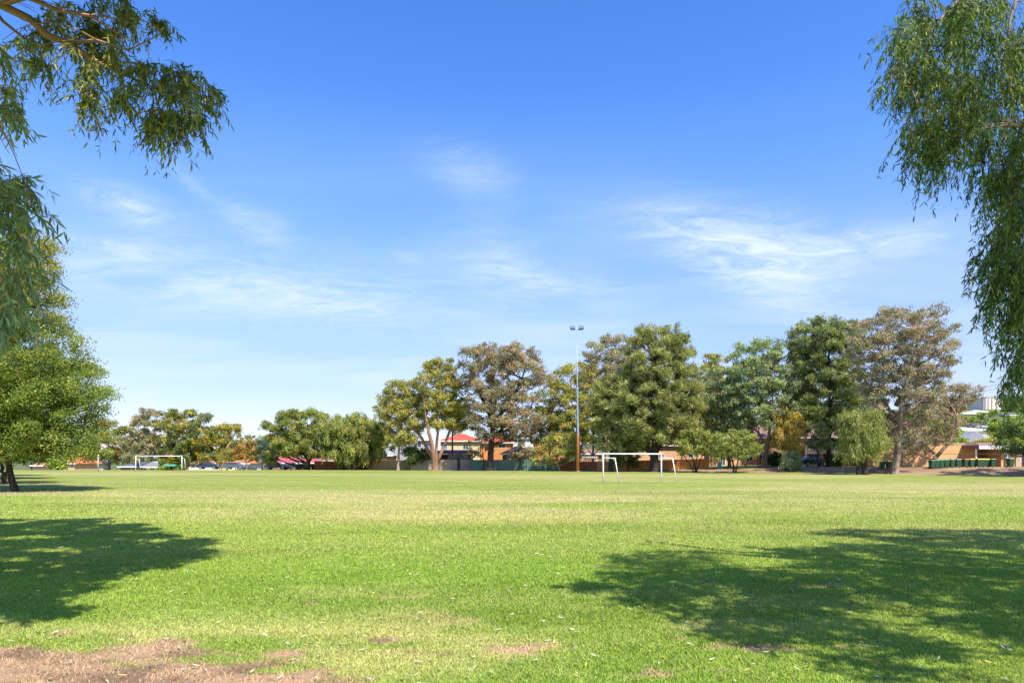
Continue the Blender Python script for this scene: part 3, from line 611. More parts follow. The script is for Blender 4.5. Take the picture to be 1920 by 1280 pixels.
    for k, (px, bot, Y, pl, prof, lb) in enumerate((
        (1030, 880, 124, 'olive', [(752,1010,1045),(775,995,1065),(800,990,1075),(835,1000,1070)], 'dark olive gum filling the gap left of the light pole'),
        (1112, 880, 126, 'ggreen', [(720,1095,1130),(750,1080,1145),(790,1078,1150),(835,1085,1145)], 'grey green gum behind the two pale limbed trunks'),
        (1335, 880, 122, 'olive', [(742,1315,1350),(765,1298,1370),(800,1295,1380),(835,1300,1370)], 'olive tree behind the leaning pink trunk'),
        (1510, 880, 116, 'casd', [(690,1490,1520),(715,1478,1540),(755,1475,1545),(790,1480,1535)], 'dark tree behind the gap left of the black she-oak trunk'),
        (1605, 880, 112, 'ggreen', [(700,1588,1625),(730,1575,1645),(770,1570,1655),(810,1575,1650)], 'grey green tree behind the gap left of the mottled white trunk'),
        (848, 880, 124, 'ggreen', [(752,842,868),(770,832,878),(792,832,880),(810,840,872)], 'grey green small gum between the orange barked gum and the black trunk'),
        (1262, 880, 122, 'dark', [(760,1245,1290),(790,1235,1310),(825,1240,1315)], 'dark tree behind the right side of the huge she-oak'))):
        tree('background_gum_tree', lb, Y, prof, [[(px,bot),(px,(prof[0][0]+bot)/2),(px+4,prof[1][0])]], 'gum', pl, BARK_B, 38, 1.25, .8, seed=200+k, r0=.22, group='gums filling the gaps in the tree line')
    # far background trees on the left
    far = [(455,828,26,190,'olive'),(480,822,14,195,'caso'),(500,826,14,200,'olive'),(430,834,22,210,'gumgold'),(520,838,24,180,'dark'),(640,842,24,170,'bright'),(600,846,22,165,'dark'),(300,846,20,170,'dark'),(230,852,24,165,'ggreen'),(150,850,26,160,'olive'),(110,842,26,170,'gumgold'),(60,845,30,170,'dark'),(730,838,16,160,'dark'),(20,850,24,170,'olive'),(700,840,16,175,'bright'),(1060,828,20,170,'dark'),(1230,835,26,165,'dark')]
    FL = ['broad olive crown on the skyline above the rusty tree','pointed green crown on the skyline above the blue tree','small olive crown on the skyline left of the domed olive tree','golden olive crown behind the bare forked gum','dark crown behind the maroon roof','bright green crown low behind the weeping olive tree','dark crown behind the gap between the two weeping olive trees','dark tree behind the white gabled house','grey green tree behind the distant goal, left part','olive tree behind the orange roofed house on the left','golden tree behind the hedge at far left','dark tree behind the near broadleaf crown','dark tree behind the thin grey trunk','olive tree behind the near broadleaf trunk','bright tree behind the golden tipped tree','dark tree behind the light pole','dark tree behind the huge she-oak']
    for k, (px, py, hw, Y, pl) in enumerate(far):
        tree('background_tree', FL[k], Y, [(py-hw*.5,px-hw*.4,px+hw*.4),(py,px-hw,px+hw),(868,px-hw*.9,px+hw*.9)], [[(px,880),(px,py)]], 'gum', pl, BARK_B, 20, max(hw/F*Y*.36, .9), .6, 1.4, seed=80+k, r0=.25, group='trees beyond the houses')
all_trees()

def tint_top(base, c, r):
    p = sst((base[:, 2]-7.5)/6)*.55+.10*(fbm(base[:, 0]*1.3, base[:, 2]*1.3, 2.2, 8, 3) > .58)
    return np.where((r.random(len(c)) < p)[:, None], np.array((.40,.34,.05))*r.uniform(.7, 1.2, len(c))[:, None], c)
def broadleaf_tree(label, Y, bxp, prof, seed, n, lr, r0, stems, dens=2.2, size=.62, depth=.62, tint=None):
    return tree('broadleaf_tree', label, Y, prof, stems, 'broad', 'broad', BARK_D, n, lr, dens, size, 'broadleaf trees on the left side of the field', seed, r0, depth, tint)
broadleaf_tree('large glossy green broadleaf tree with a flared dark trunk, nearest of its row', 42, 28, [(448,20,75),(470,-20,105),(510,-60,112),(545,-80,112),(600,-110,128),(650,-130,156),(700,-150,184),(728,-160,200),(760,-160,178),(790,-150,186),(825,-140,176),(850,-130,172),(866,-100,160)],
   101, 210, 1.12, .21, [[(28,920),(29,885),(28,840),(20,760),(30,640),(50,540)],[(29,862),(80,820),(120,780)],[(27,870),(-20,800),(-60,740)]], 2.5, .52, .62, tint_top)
broadleaf_tree('broadleaf tree with a slanting forked trunk just behind the nearest one', 54, 8, [(640,-60,20),(680,-120,70),(740,-150,90),(800,-150,110),(850,-130,80)],
   102, 46, 1.3, .2, [[(10,908),(12,888),(5,870),(-10,840),(-20,780)],[(10,884),(14,862),(12,830)]], 1.6, .8)
broadleaf_tree('broadleaf tree further back, hidden behind the nearest crown', 67, -60, [(700,-90,0),(740,-130,60),(800,-140,90),(858,-120,70)],
   103, 40, 1.5, .2, [[(-55,898),(-55,860),(-50,780)]], 1.2, .9)
broadleaf_tree('farthest broadleaf tree of the row on the left', 80, -40, [(740,-60,20),(770,-90,60),(820,-90,80),(862,-70,60)],
   104, 34, 1.5, .2, [[(-20,890),(-20,860),(-15,800)]], 1.1, .9)
tree('dark_tree', 'dark broad tree at the right edge whose shadow lies on the dry bank', 76, [(640,1985,2060),(680,1930,2110),(740,1905,2140),(790,1893,2150),(840,1890,2150),(858,1896,2140)], [[(2010,893),(2010,850),(2015,780)]], 'gum', 'dark', BARK_D, 90, 1.15, 1.2, .8, seed=110, r0=.35)

# ---------------------------------------------------------------- the two trees that frame the view
def tubes_ribbon(P, R):
    """P: n,k,3 paths; R: n,k radii -> three sided tubes"""
    n, k, _ = P.shape; d = nrm(np.gradient(P, axis=1)); a = nrm(np.cross(d, np.array((.3, .5, .81)))); b = np.cross(d, a)
    V = np.empty((n, k, 3, 3))
    for s in range(3):
        V[:, :, s] = P+R[..., None]*(cos(2*pi*s/3)*a+sin(2*pi*s/3)*b)
    idx = np.arange(n*k*3).reshape(n, k, 3); fs = []
    for s in range(3):
        s2 = (s+1) % 3; fs.append(np.stack([idx[:, :-1, s], idx[:, :-1, s2], idx[:, 1:, s2], idx[:, 1:, s]], -1).reshape(-1, 4))
    Fc = np.concatenate(fs); return V.reshape(-1, 3), Fc
def sprays(starts, dirs, lens, nleaf, LL, LW, pal, r, droop=.6, k=6, twigcol=(.3,.16,.08), hang=.7, spread=.55):
    """drooping leafy twigs. returns leaf mesh data and twig mesh data"""
    n = len(starts); t = np.linspace(0, 1, k)
    P = starts[:, None, :]+dirs[:, None, :]*(lens[:, None]*t)[..., None]+np.array((0, 0, -1.))*(droop*lens[:, None]*t**2)[..., None]
    P += r.normal(size=P.shape)*.012*(t[None, :, None]>0)
    V1, F1 = tubes_ribbon(P, np.linspace(.0022, .0009, k)[None, :]*np.ones((n, 1)))
    kk = np.repeat(np.arange(n), nleaf); m = len(kk); tt = r.uniform(.12, 1.0, m)
    base = starts[kk]+dirs[kk]*(lens[kk]*tt)[:, None]+np.array((0, 0, -1.))*(droop*lens[kk]*tt**2)[:, None]
    tan = nrm(dirs[kk]+np.array((0, 0, -2.))*(droop*tt)[:, None])
    d = nrm(tan*.45+r.normal(size=(m, 3))*spread+np.array((0, 0, -hang)))
    up = nrm(r.normal(size=(m, 3))+np.array((0.2, -.35, .5)))
    L = LL*r.uniform(.65, 1.2, m)
    V2, F2, S2 = leaf_strips(base, d, up, L, LW*r.uniform(.8, 1.2, m), r.uniform(.0, .35, m)[:, None])
    c = pick(pal, m, r)*r.uniform(.75, 1.25, m)[:, None]*r.uniform(.85, 1.15, n)[kk][:, None]
    c = np.repeat(c, 3, axis=0)
    return (V2, F2, S2, c), (V1, F1)
PAL['euca'] = [((.11,.145,.055),5), ((.19,.215,.065),3.5), ((.05,.075,.03),3.5), ((.36,.28,.05),1.8), ((.33,.16,.06),.8)]
PAL['eucb'] = [((.14,.19,.085),5), ((.20,.25,.11),3), ((.08,.12,.05),2), ((.34,.27,.07),1.2), ((.32,.15,.06),.6)]
PAL['will'] = [((.055,.095,.024),5), ((.11,.155,.032),3), ((.025,.045,.013),3), ((.20,.24,.035),1.6)]

def near_tree(name, label, base, trunk_paths, blobs, off, pal, bark, seed, LL, LW, nl=15, cf=1.):
    """blobs: (px,py,rx,ry,Y,ntwigs,lens,droop,outdir) leafy masses in view; off: list of (x,y,z,r,count) leafy masses outside the frame"""
    r = np.random.default_rng(seed); b = np.array(base, float)
    t = thing(name, label, 'tree', base)
    mb = MB()
    for pts, rads in trunk_paths: mb.tube([np.array(p)-b for p in pts], rads, 10)
    limbs = np.array([np.array(p)-b for pts, _ in trunk_paths for p in pts[1:]])
    for q in blobs:   # branchlets that carry each leafy mass
        if q[5] < 18: continue
        c = np.array(W(q[0]+(14 if q[0] > 1000 else 0), q[1]-q[3]*.3, q[4]))-b
        for _ in range(3):
            e = c+r.normal(size=3)*np.array((q[2], 60, q[3]*.6))/F*q[4]*.5; d_ = np.linalg.norm(limbs-e, axis=1)+np.maximum(e[2]-limbs[:, 2], 0)*2; a = limbs[int(np.argmin(d_))]
            L_ = np.linalg.norm(e-a)
            if L_ > 4.5 or L_ < .2: continue
            mb.tube(bez(a, a*.45+e*.55+np.array((0, 0, .22*L_))+r.normal(size=3)*.06, e, 7), np.linspace(.007+.003*L_, .003, 7), 5, False)
    mb.build('trunk', bark, t, smooth=True)
    LV = []; LF = []; LS = []; LC = []; TV = []; TF = []; vo = 0; to = 0
    for q in blobs:
        px, py, rx, ry, Y, n, ln, droop, out, sp = q[:10]; pl = q[10] if len(q) > 10 else pal; ls = q[11] if len(q) > 11 else 1.
        if px > 1000: px = px+(20 if 60 < py < 340 else 4); ln *= .82; n = int(n*(1.5 if py > 300 else 1.1))
        else: ln *= .85; n = int(n*(1.6 if px < 40 and py > 90 else 1))
        n = max(int(n*cf), 2); nc = max(n//11, 1)
        a = r.uniform(0, 2*pi, nc); rad = np.sqrt(r.random(nc)); ci = r.integers(0, nc, n)
        X = (px+np.cos(a)*rad*rx)[ci]+r.normal(0, 5.5, n); Z = (py+np.sin(a)*rad*ry)[ci]+r.normal(0, 5.5, n); yy = Y+(r.normal(0, 1, nc)*sp)[ci]+r.normal(0, .06, n)
        S = np.c_[px2x(X, yy), yy, px2z(Z, yy)]-b
        d = nrm(np.array(out)+r.normal(size=(n, 3))*.6); le = ln*r.uniform(.6, 1.3, n)
        (V, Fc, Sz, c), (V1, F1) = sprays(S, d, le, q[12] if len(q) > 12 else nl, LL*ls, LW*ls, pl, r, droop)
        LV.append(V); LF.append(Fc+vo); vo += len(V); LS.append(Sz); LC.append(c); TV.append(V1); TF.append(F1+to); to += len(V1)
    for (x, y, z, rr, n) in off:
        S = np.array((x, y, z))+nrm(r.normal(size=(n, 3)))*(rr*r.random(n)**.45)[:, None]*np.array((1, 1, .55))-b
        # nothing of this part may hang down into the view
        (V, Fc, Sz, c), (V1, F1) = sprays(S, nrm(r.normal(size=(n, 3))), .32*r.uniform(.6, 1.3, n), 12, LL*1.5, LW*3.2, pal, r, .2)
        LV.append(V); LF.append(Fc+vo); vo += len(V); LS.append(Sz); LC.append(c); TV.append(V1); TF.append(F1+to); to += len(V1)
    mesh_np('crown', np.concatenate(LV), np.concatenate(LF), np.concatenate(LS), LEAFN, t, fcol=np.clip(np.concatenate(LC), 0, .8))
    F1 = np.concatenate(TF); mesh_np('twigs', np.concatenate(TV), F1.ravel(), np.full(len(F1), 4), TWIG, t)
    return t
def W(px, py, Y): return np.array((px2x(px, Y), Y, px2z(py, Y)))
def off_from_shadow(poly_rows, dz, rr, cnt, seed, step=1.25, hole=.0):
    """crown masses above the frame whose shadows fall on ground rows (py, left px, right px)"""
    r = np.random.default_rng(seed); out = []
    ys = np.array([2*F/(p[0]-HZ) for p in poly_rows]); xl = np.array([px2x(p[1], y) for p, y in zip(poly_rows, ys)]); xr = np.array([px2x(p[2], y) for p, y in zip(poly_rows, ys)])
    o = np.argsort(ys); ys, xl, xr = ys[o], xl[o], xr[o]
    y = ys[0]+rr*.6
    while y < ys[-1]:
        a = np.interp(y, ys, xl)+rr*.6; b_ = np.interp(y, ys, xr)-rr*.6
        x = a
        while x <= b_+.01:
            if r.random() > hole:
                gx, gy = x+r.normal()*.15, y+r.normal()*.15
                z = max((.69*gy+2)/1.44, 5.2)+rr*.55+.45+r.uniform(0, dz)
                out.append((gx+.42*z, gy-.64*z, z, rr*r.uniform(.75, 1.15), cnt))
            x += step
        y += step
    return out
def left_gum():
    limb = [W(-420,-330,10.6), W(-250,-160,10.6), W(-120,-50,10.5), W(0,9,10.4), W(56,36,10.4), W(90,67,10.3), W(131,82,10.3), W(169,109,10.2), W(220,135,10.2), W(290,165,10.1)]
    l2 = [W(-120,-50,10.5), W(-30,-10,10.7), W(5,40,10.7), W(45,72,10.7), W(90,88,10.6)]
    l3 = [W(0,9,10.4), W(50,-5,10.2), W(110,20,10.1), W(170,30,10), W(230,70,10)]
    l4 = [W(131,82,10.3), W(180,75,10), W(240,95,10), W(300,65,10)]
    base = (-11.5, 11.5, 0); B = np.array(base)
    tr = [B+(0,0,-.2), B+(0,0,.4), B+(.2,0,2.5), B+(.6,-.3,5.5), B+(1.2,-.6,8), B+(1.7,-.9,10.3)]
    up2 = [B+(.6,-.3,5.5), B+(-1,1.5,8.5), B+(-1.5,3,12), B+(-1,4,15)]
    up3 = [B+(1.2,-.6,8), B+(3,0,10.5), B+(5,1,13.3)]
    low = [B+(.2,0,2.5), B+(2.2,-2,4.2), B+(3.8,-3.4,5.6), W(-60,160,7.6)]
    join = [tr[-1], W(-420,-330,10.6)]
    paths = [(tr, [.42,.3,.26,.22,.18,.14]), (up2, [.2,.16,.12,.06]), (up3, [.15,.11,.05]), (low, [.14,.1,.07,.04]), (join, [.13,.1]),
             (limb, [.1,.09,.075,.06,.056,.052,.042,.03,.02,.01]), (l2, [.04,.03,.025,.02,.012]), (l3, [.045,.035,.028,.02,.01]), (l4, [.025,.018,.012,.008])]
    D = (.35, 0, -.3)
    blobs = [  # px py rx ry Y n len droop dir spread
        (60,20,75,40,10.3,70,.38,.7,D,.5), (185,25,70,45,10.1,110,.38,.7,D,.45), (150,85,75,40,10.1,95,.4,.8,D,.4), (215,60,45,50,10,60,.35,.6,D,.4),
        (105,125,35,45,10,34,.4,.8,(0,0,-.5),.35), (140,160,30,30,10,14,.35,.9,(0,0,-.5),.35),
        (205,140,60,50,9.9,75,.4,.8,D,.35), (260,130,60,50,9.8,70,.4,.7,D,.35), (300,70,26,30,9.9,22,.3,.5,D,.25),
        (230,190,42,35,9.8,24,.4,.9,D,.3), (300,170,55,45,9.8,70,.4,.7,D,.35), (270,225,50,22,9.8,36,.4,.9,(0,0,-.5),.3),
        (350,180,45,38,9.7,62,.36,.7,(.5,0,-.2),.3), (320,230,38,32,9.7,46,.4,.9,D,.3), (365,215,22,22,9.7,24,.3,.8,D,.25),
        (185,190,8,16,9.8,3,.35,1,(0,0,-1),.1),
        # lower, nearer masses at the left edge
        (10,110,35,45,8.4,20,.35,.8,(.6,0,-.3),.3,'eucb',1.0), (15,180,40,45,8.2,24,.35,.9,(.5,0,-.4),.3,'eucb',1.0),
        (10,330,45,55,7.6,36,.42,.8,(.5,0,-.4),.3,'eucb',1.1), (8,410,42,60,7.5,44,.42,.9,(.3,0,-.6),.3,'eucb',1.1), (0,520,34,60,7.5,32,.42,.9,(.35,0,-.6),.3,'eucb',1.1),
        (5,590,30,45,7.5,20,.36,.9,(.2,0,-.8),.2,'eucb',1.1), (-60,350,60,200,7.6,40,.5,.9,(.2,0,-.6),.5,'eucb',1.1)]
    blobs = [(q[0],q[1],q[2],q[3],q[4]+(.45 if i < 16 else 0))+q[5:] for i, q in enumerate(blobs)]
    off = off_from_shadow([(972,-320,170),(985,-330,250),(1000,-340,340),(1025,-350,425),(1045,-360,400),(1075,-380,250),(1095,-390,230),(1130,-420,170),(1160,-450,110)], .9, .55, 85, 5, .78, .09)
    near_tree('framing_eucalyptus_tree', 'near gum at the left whose orange barked branch with long leaves hangs into the sky', base, paths, blobs, off, 'euca', BARK_L, 7, .130, .022, 15, .8)
left_gum()
def right_willow():
    base = (10.5, 9.5, 0); B = np.array(base)
    tr = [B+(0,0,-.2), B+(0,0,.5), B+(-.2,0,2.5), B+(-.4,-.3,5), B+(-.8,-.4,7.5), B+(-1,-.4,10)]
    b1 = [B+(-.4,-.3,5), W(2050,60,9.3), W(1960,-40,9.3), W(1850,-30,9.2), W(1800,0,9.1), W(1745,55,9.0), W(1728,90,9)]
    b2 = [W(1850,-30,9.2), W(1820,10,9.1), W(1790,25,9.1), W(1755,40,9)]
    b3 = [W(1745,53,9.0), W(1755,75,8.9), W(1768,90,8.9)]; b4 = [W(1960,-40,9.3), W(1905,0,8.8), W(1893,40,8.8), W(1888,85,8.8)]
    b5 = [W(1745,53,9.0), W(1715,75,8.9), W(1690,110,8.8), W(1672,130,8.8)]
    b6 = [B+(-.8,-.4,7.5), B+(-2,-.6,9.1), B+(-2.9,.4,10.4)]; b7 = [B+(-.4,-.3,5), W(2020,250,8.6), W(1930,240,8.5), W(1890,330,8.5)]
    paths = [(tr, [.45,.34,.28,.24,.18,.1]), (b1, [.14,.1,.07,.04,.022,.014,.008]), (b2, [.025,.02,.015,.008]), (b3, [.018,.014,.008]), (b4, [.03,.022,.016,.008]), (b5, [.014,.012,.009,.005]), (b6, [.16,.1,.05]), (b7, [.1,.06,.04,.015])]
    H = (-.1, 0, -.8)
    blobs = [
        (1740,20,60,40,8.9,110,.5,.9,H,.5), (1820,15,80,45,8.9,170,.5,.9,H,.6), (1900,20,60,60,8.9,120,.55,.9,H,.6),
        (1712,75,45,50,8.8,85,.5,.9,(-.3,0,-.7),.4), (1690,150,34,36,8.7,44,.45,.8,(-.5,0,-.5),.3), (1645,165,16,6,8.7,5,.28,.8,(-1,0,-.1),.1),
        (1750,130,70,60,8.8,150,.55,1.0,H,.5), (1840,110,70,60,8.8,160,.55,1.0,H,.5), (1910,110,50,60,8.8,95,.5,1.0,H,.5),
        (1715,200,42,40,8.7,62,.5,1,H,.35), (1760,210,50,45,8.7,85,.5,1,H,.35), (1820,190,45,35,8.8,55,.5,1,H,.4), (1890,190,45,35,8.8,65,.5,1,H,.4),
        (1690,250,18,28,8.7,20,.42,1,(-.1,0,-1),.2), (1735,260,40,28,8.7,44,.45,1,(0,0,-1),.3), (1790,262,30,25,8.7,26,.42,1,(0,0,-1),.3), (1692,285,6,10,8.7,4,.35,1,(0,0,-1),.1),
        (1850,255,30,40,8.5,34,.45,1,(0,0,-1),.3), (1900,260,35,50,8.4,80,.5,1,(0,0,-1),.35), (1862,310,24,40,8.3,40,.45,1,(0,0,-1),.25),
        (1905,350,35,50,8.2,90,.5,1,(0,0,-1),.3), (1880,420,24,50,8.2,55,.45,1,(-.1,0,-1),.25), (1915,450,30,50,8.1,80,.5,1,(0,0,-1),.3),
        (1845,480,16,14,8.2,9,.34,1,(-.7,0,-.3),.15), (1828,500,8,8,8.2,3,.3,1,(-.6,0,-.7),.1), (1870,500,18,26,8.2,28,.4,1,(-.1,0,-1),.2), (1908,530,26,50,8.1,66,.45,1,(0,0,-1),.25), (1865,555,10,14,8.2,8,.36,1,(-.1,0,-1),.15),
        (1890,600,14,30,8.1,20,.4,1,(0,0,-1),.2), (1915,620,16,50,8.1,44,.42,1,(0,0,-1),.2), (1912,690,12,28,8.1,16,.4,1,(0,0,-1),.15), (1895,665,6,10,8.1,3,.34,1,(0,0,-1),.1)]
    off = off_from_shadow([(992,1600,2350),(1003,1520,2350),(1012,1700,2350),(1026,1560,2350),(1032,1460,2350),(1044,1470,2400),(1056,1560,2400),(1066,1480,2400),(1074,1150,2400),(1085,1060,2450),(1100,1130,2450),(1125,1230,2450),(1145,1250,2450),(1180,1300,2500),(1200,1360,2550),(1220,1480,2500),(1240,1640,2500)], .7, .55, 85, 6, .78, .08)
    near_tree('framing_peppermint_tree', 'near weeping tree at the right with long strands of narrow dark leaves', base, paths, blobs, off, 'will', BARK_R, 8, .092, .0145, 24, .72)
right_willow()

# ---------------------------------------------------------------- sports equipment
def goal(label, p_left, p_right, h, back, lean, r=.055):
    """p_left/p_right ground points of the front posts; back: ground offset of the rear stay feet; lean: offset of stay top"""
    A = np.array((*p_left, 0.)); Bp = np.array((*p_right, 0.)); c = (A+Bp)/2
    t = thing('football_goal', label, 'goal', tuple(c), 0, 'football goals without nets')
    up = np.array((0, 0, h))
    MB().tube([A-c-(0,0,.1), A-c+up*1.0], r, 12).build('post', WHITE, t, True); MB().tube([Bp-c-(0,0,.1), Bp-c+up], r, 12).build('post', WHITE, t, True)
    ex = nrm(Bp-A)*r
    MB().tube([A-c+up-ex+(0,0,-r*.2), Bp-c+up+ex+(0,0,-r*.2)], r*1.04, 12).build('crossbar', WHITE, t, True)
    b = np.array((*back, 0.)); l = np.array((*lean, 0.))
    for P in (A, Bp):
        top = P-c+np.array((0, 0, h*.865)); k = P-c+l+np.array((0, 0, h*.84)); foot = P-c+b
        MB().tube([top, k], r*.55, 8).build('top_stay', WHITE, t, True)
        MB().tube([k, foot], r*.7, 8).build('rear_leg', WHITE, t, True)
    return t
# near goal: front posts at px 1130 and 1240, rear feet at px 1161 and 1268
Yg1, Yg2 = 2*F/(905-HZ), 2*F/(903.3-HZ)
goal('white netless football goal, the nearer one, right of the light pole', (px2x(1131,Yg1),Yg1), (px2x(1240,Yg2),Yg2), 2.44, (px2x(1161.5,Yg1)-px2x(1131,Yg1),.15), (px2x(1153.5,Yg1)-px2x(1131,Yg1),.1))
Yg = 2*F/(884.2-HZ)
goal('white netless football goal at the far left side of the field', (px2x(254.5,Yg),Yg), (px2x(341,Yg+1),Yg+1), 2.46, (-.3,1.9), (-.15,1.2), r=.055)

def light_mast():
    Y = 2*F/(884-HZ); x = px2x(1083.5, Y)
    t = thing('light_pole', 'tall tapering floodlight pole with an orange stained base and twin lamps at its top', 'light pole', (x, Y, 0))
    zt = px2z(617, Y)
    m = mat('galvanised pole stained by bore water', (.5,.56,.62), .45, .3, var=.06)
    N = m.node_tree.nodes; L = m.node_tree.links; p = N['Principled BSDF']
    tc = N.new('ShaderNodeTexCoord'); s = N.new('ShaderNodeSeparateXYZ'); L.new(tc.outputs['Object'], s.inputs[0])
    n = N.new('ShaderNodeTexNoise'); n.inputs['Scale'].default_value = 1.5; L.new(tc.outputs['Object'], n.inputs['Vector'])
    ad = N.new('ShaderNodeMath'); ad.operation = 'MULTIPLY_ADD'; ad.inputs[1].default_value = 1.2; L.new(n.outputs['Fac'], ad.inputs[0]); L.new(s.outputs[2], ad.inputs[2])
    mr = N.new('ShaderNodeMapRange'); mr.inputs['From Min'].default_value = 5.9; mr.inputs['From Max'].default_value = 7.0; L.new(ad.outputs[0], mr.inputs['Value'])
    mx = N.new('ShaderNodeMix'); mx.data_type = 'RGBA'; L.new(mr.outputs[0], mx.inputs[0]); mx.inputs[6].default_value = (.62,.2,.07,1); mx.inputs[7].default_value = (.3,.35,.42,1)
    L.new(mx.outputs[2], p.inputs['Base Color'])
    MB().tube([(0,0,-.2),(0,0,6),(-.1,0,14),(-.2,0,zt-.2)], [.24,.19,.11,.06], 14).build('pole', m, t, True)
    MB().tube([(0,0,-.05),(0,0,.08)], [.4,.4], 14).build('base_plate', GALV, t)
    MB().box(-1.0,.72,-.04,.04,zt-.16,zt-.06).build('crossarm', GALV, t)
    for s_ in (-1, 1):
        hx = -.14+s_*.68
        for k in (-.22, .2):
            hd = MB(); hd.hexa([(hx+k-.19,-.42,zt-.02),(hx+k+.19,-.42,zt-.02),(hx+k+.19,.16,zt-.02),(hx+k-.19,.16,zt-.02)], [(hx+k-.17,-.25,zt+.5),(hx+k+.17,-.25,zt+.5),(hx+k+.17,.05,zt+.5),(hx+k-.17,.05,zt+.5)])
            lamp = hd.build('floodlight', DARKM, t)
            MB().hexa([(hx+k-.15,-.435,zt+.03),(hx+k+.15,-.435,zt+.03),(hx+k+.15,-.42,zt+.03),(hx+k-.15,-.42,zt+.03)], [(hx+k-.14,-.31,zt+.44),(hx+k+.14,-.31,zt+.44),(hx+k+.14,-.29,zt+.44),(hx+k-.14,-.29,zt+.44)]).build('lens', GLASSB, lamp)
            MB().box(hx+k-.03,hx+k+.03,-.06,.0,zt-.08,zt-.01).build('bracket', DARKM, lamp)
light_mast()
def simple_post(label, px, Y, z1, r, m, name='field_post'):
    x, y, z = g(px, Y); t = thing(name, label, 'post', (x, y, z))
    MB().tube([(0,0,-.1),(0,0,z1)], r, 10).build('shaft', m, t, True); MB().tube([(0,0,z1),(0,0,z1+.08)], [r*1.25, r*.4], 10).build('cap', m, t)
simple_post('pale slim post at the far left edge, right of the near broadleaf tree', 184, 112, 2.75, .09, mat('pale timber', (.6,.48,.4), .7))

# ---------------------------------------------------------------- fences and walls
def fence(name, label, pts, h, m, kind='rib', step=2.4, postm=None, top=.0, cat='fence', pitch=.2):
    """pts: list of (px, Y). continuous panel fence standing on the terrain"""
    P = [np.array(g(*p)) for p in pts]; o = P[0]; t = thing(name, label, cat, tuple(o))
    pan = MB(); posts = []
    for a, b in zip(P[:-1], P[1:]):
        L_ = np.linalg.norm(b[:2]-a[:2]); n = max(int(L_/pitch), 1); nn = np.array((-(b-a)[1], (b-a)[0], 0.)); nn /= np.linalg.norm(nn)
        if nn[1] > 0: nn = -nn
        last = None
        for i in range(n+1):
            q = a+(b-a)*i/n; q[2] = float(gz(q[0], q[1])); q = q-o+nn*((.035 if i % 2 else 0) if kind == 'rib' else 0)
            if last is not None:
                th = -nn*.04
                gap = .0 if kind != 'board' else .006
                e = (q-last)*gap; l2, q2 = last+e, q-e; hh = h+(0 if kind != 'board' else .03*((i*7) % 3-1))
                pan.hexa([l2-(0,0,.15), q2-(0,0,.15), q2+th-(0,0,.15), l2+th-(0,0,.15)], [l2+(0,0,hh), q2+(0,0,hh), q2+th+(0,0,hh), l2+th+(0,0,hh)])
            last = q
        k = max(int(round(L_/step)), 1)
        for i in range(k+1):
            q = a+(b-a)*i/k; q[2] = float(gz(q[0], q[1])); posts.append(q-o+nn*.06)
    pan.build('panel', m, t)
    if postm is not None:
        for q in posts[:60]:
            MB().box(q[0]-.045, q[0]+.045, q[1]-.045, q[1]+.02, q[2]-.1, q[2]+h+.04).build('post', postm, t)
    if top:
        tp = MB()
        for a, b in zip(P[:-1], P[1:]):
            n = 6
            for i in range(n):
                p0 = a+(b-a)*i/n; p1 = a+(b-a)*(i+1)/n
                for p in (p0, p1): p[2] = float(gz(p[0], p[1]))
                tp.hexa([p0-o+(0,-.1,h), p1-o+(0,-.1,h), p1-o+(0,.08,h), p0-o+(0,.08,h)], [p0-o+(0,-.1,h+top), p1-o+(0,-.1,h+top), p1-o+(0,.08,h+top), p0-o+(0,.08,h+top)])
        tp.build('capping', m, t)
    return t
GREENF = mat('green steel fence', (.10,.19,.13), .6, var=.12, scale=.8); TIMB = mat('red brown timber', (.3,.11,.05), .85, var=.3, scale=1.5, stretch=(3,3,.4)); ORGF = mat('orange stained fence', (.62,.23,.045), .8, var=.22, scale=.7, col2=(.66,.32,.1))
RENDW = mat('grey tan rendered wall', (.33,.27,.2), .9, var=.2, scale=.5, bump=.2); TANF = mat('tan steel fence', (.40,.25,.1), .7, var=.15, scale=.6)
fence('timber_fence', 'red brown board fence behind the two weeping olive trees', [(590,127),(655,127),(690,125)], 1.65, TIMB, 'board', postm=TIMB, pitch=.18)
fence('steel_fence', 'tan panel fence between the red brown boards and the rendered wall', [(690,125),(768,121.5)], 1.75, TANF, 'rib', postm=TANF)
def render_wall():
    Y = 120.; x0, x1 = px2x(768, Y), px2x(883, Y)
    t = thing('rendered_wall', 'grey tan rendered boundary wall with a dark doorway under the maroon roof', 'wall', (x0, Y, 0))
    W_ = x1-x0; dx = px2x(857, Y)-x0; dx2 = px2x(863, Y)-x0
    MB().box(0,dx,0,.2,-.2,1.82).box(dx2,W_,0,.2,-.2,1.82).build('wall_body', RENDW, t)
    MB().box(-.03,dx,-.03,.23,1.82,1.88).box(dx2,W_,-.03,.23,1.82,1.88).build('coping', RENDW, t)
    MB().box(dx,dx2,.05,.12,0,2.9).build('door', DOORM, t)
render_wall()
fence('steel_fence', 'long green panel fence in the shade behind the black trunked gum', [(883,118.5),(960,117),(1047,115)], 1.85, GREENF, 'rib', postm=GREENF)
fence('timber_fence', 'dark brown timber fence behind the light pole', [(1047,115),(1118,113)], 1.55, TIMB, 'board', postm=TIMB, pitch=.18)
fence('garden_wall', 'glowing orange low wall seen through the near goal', [(1118,113),(1185,111),(1330,107)], 1.5, ORGF, 'flat', cat='wall', top=.06)
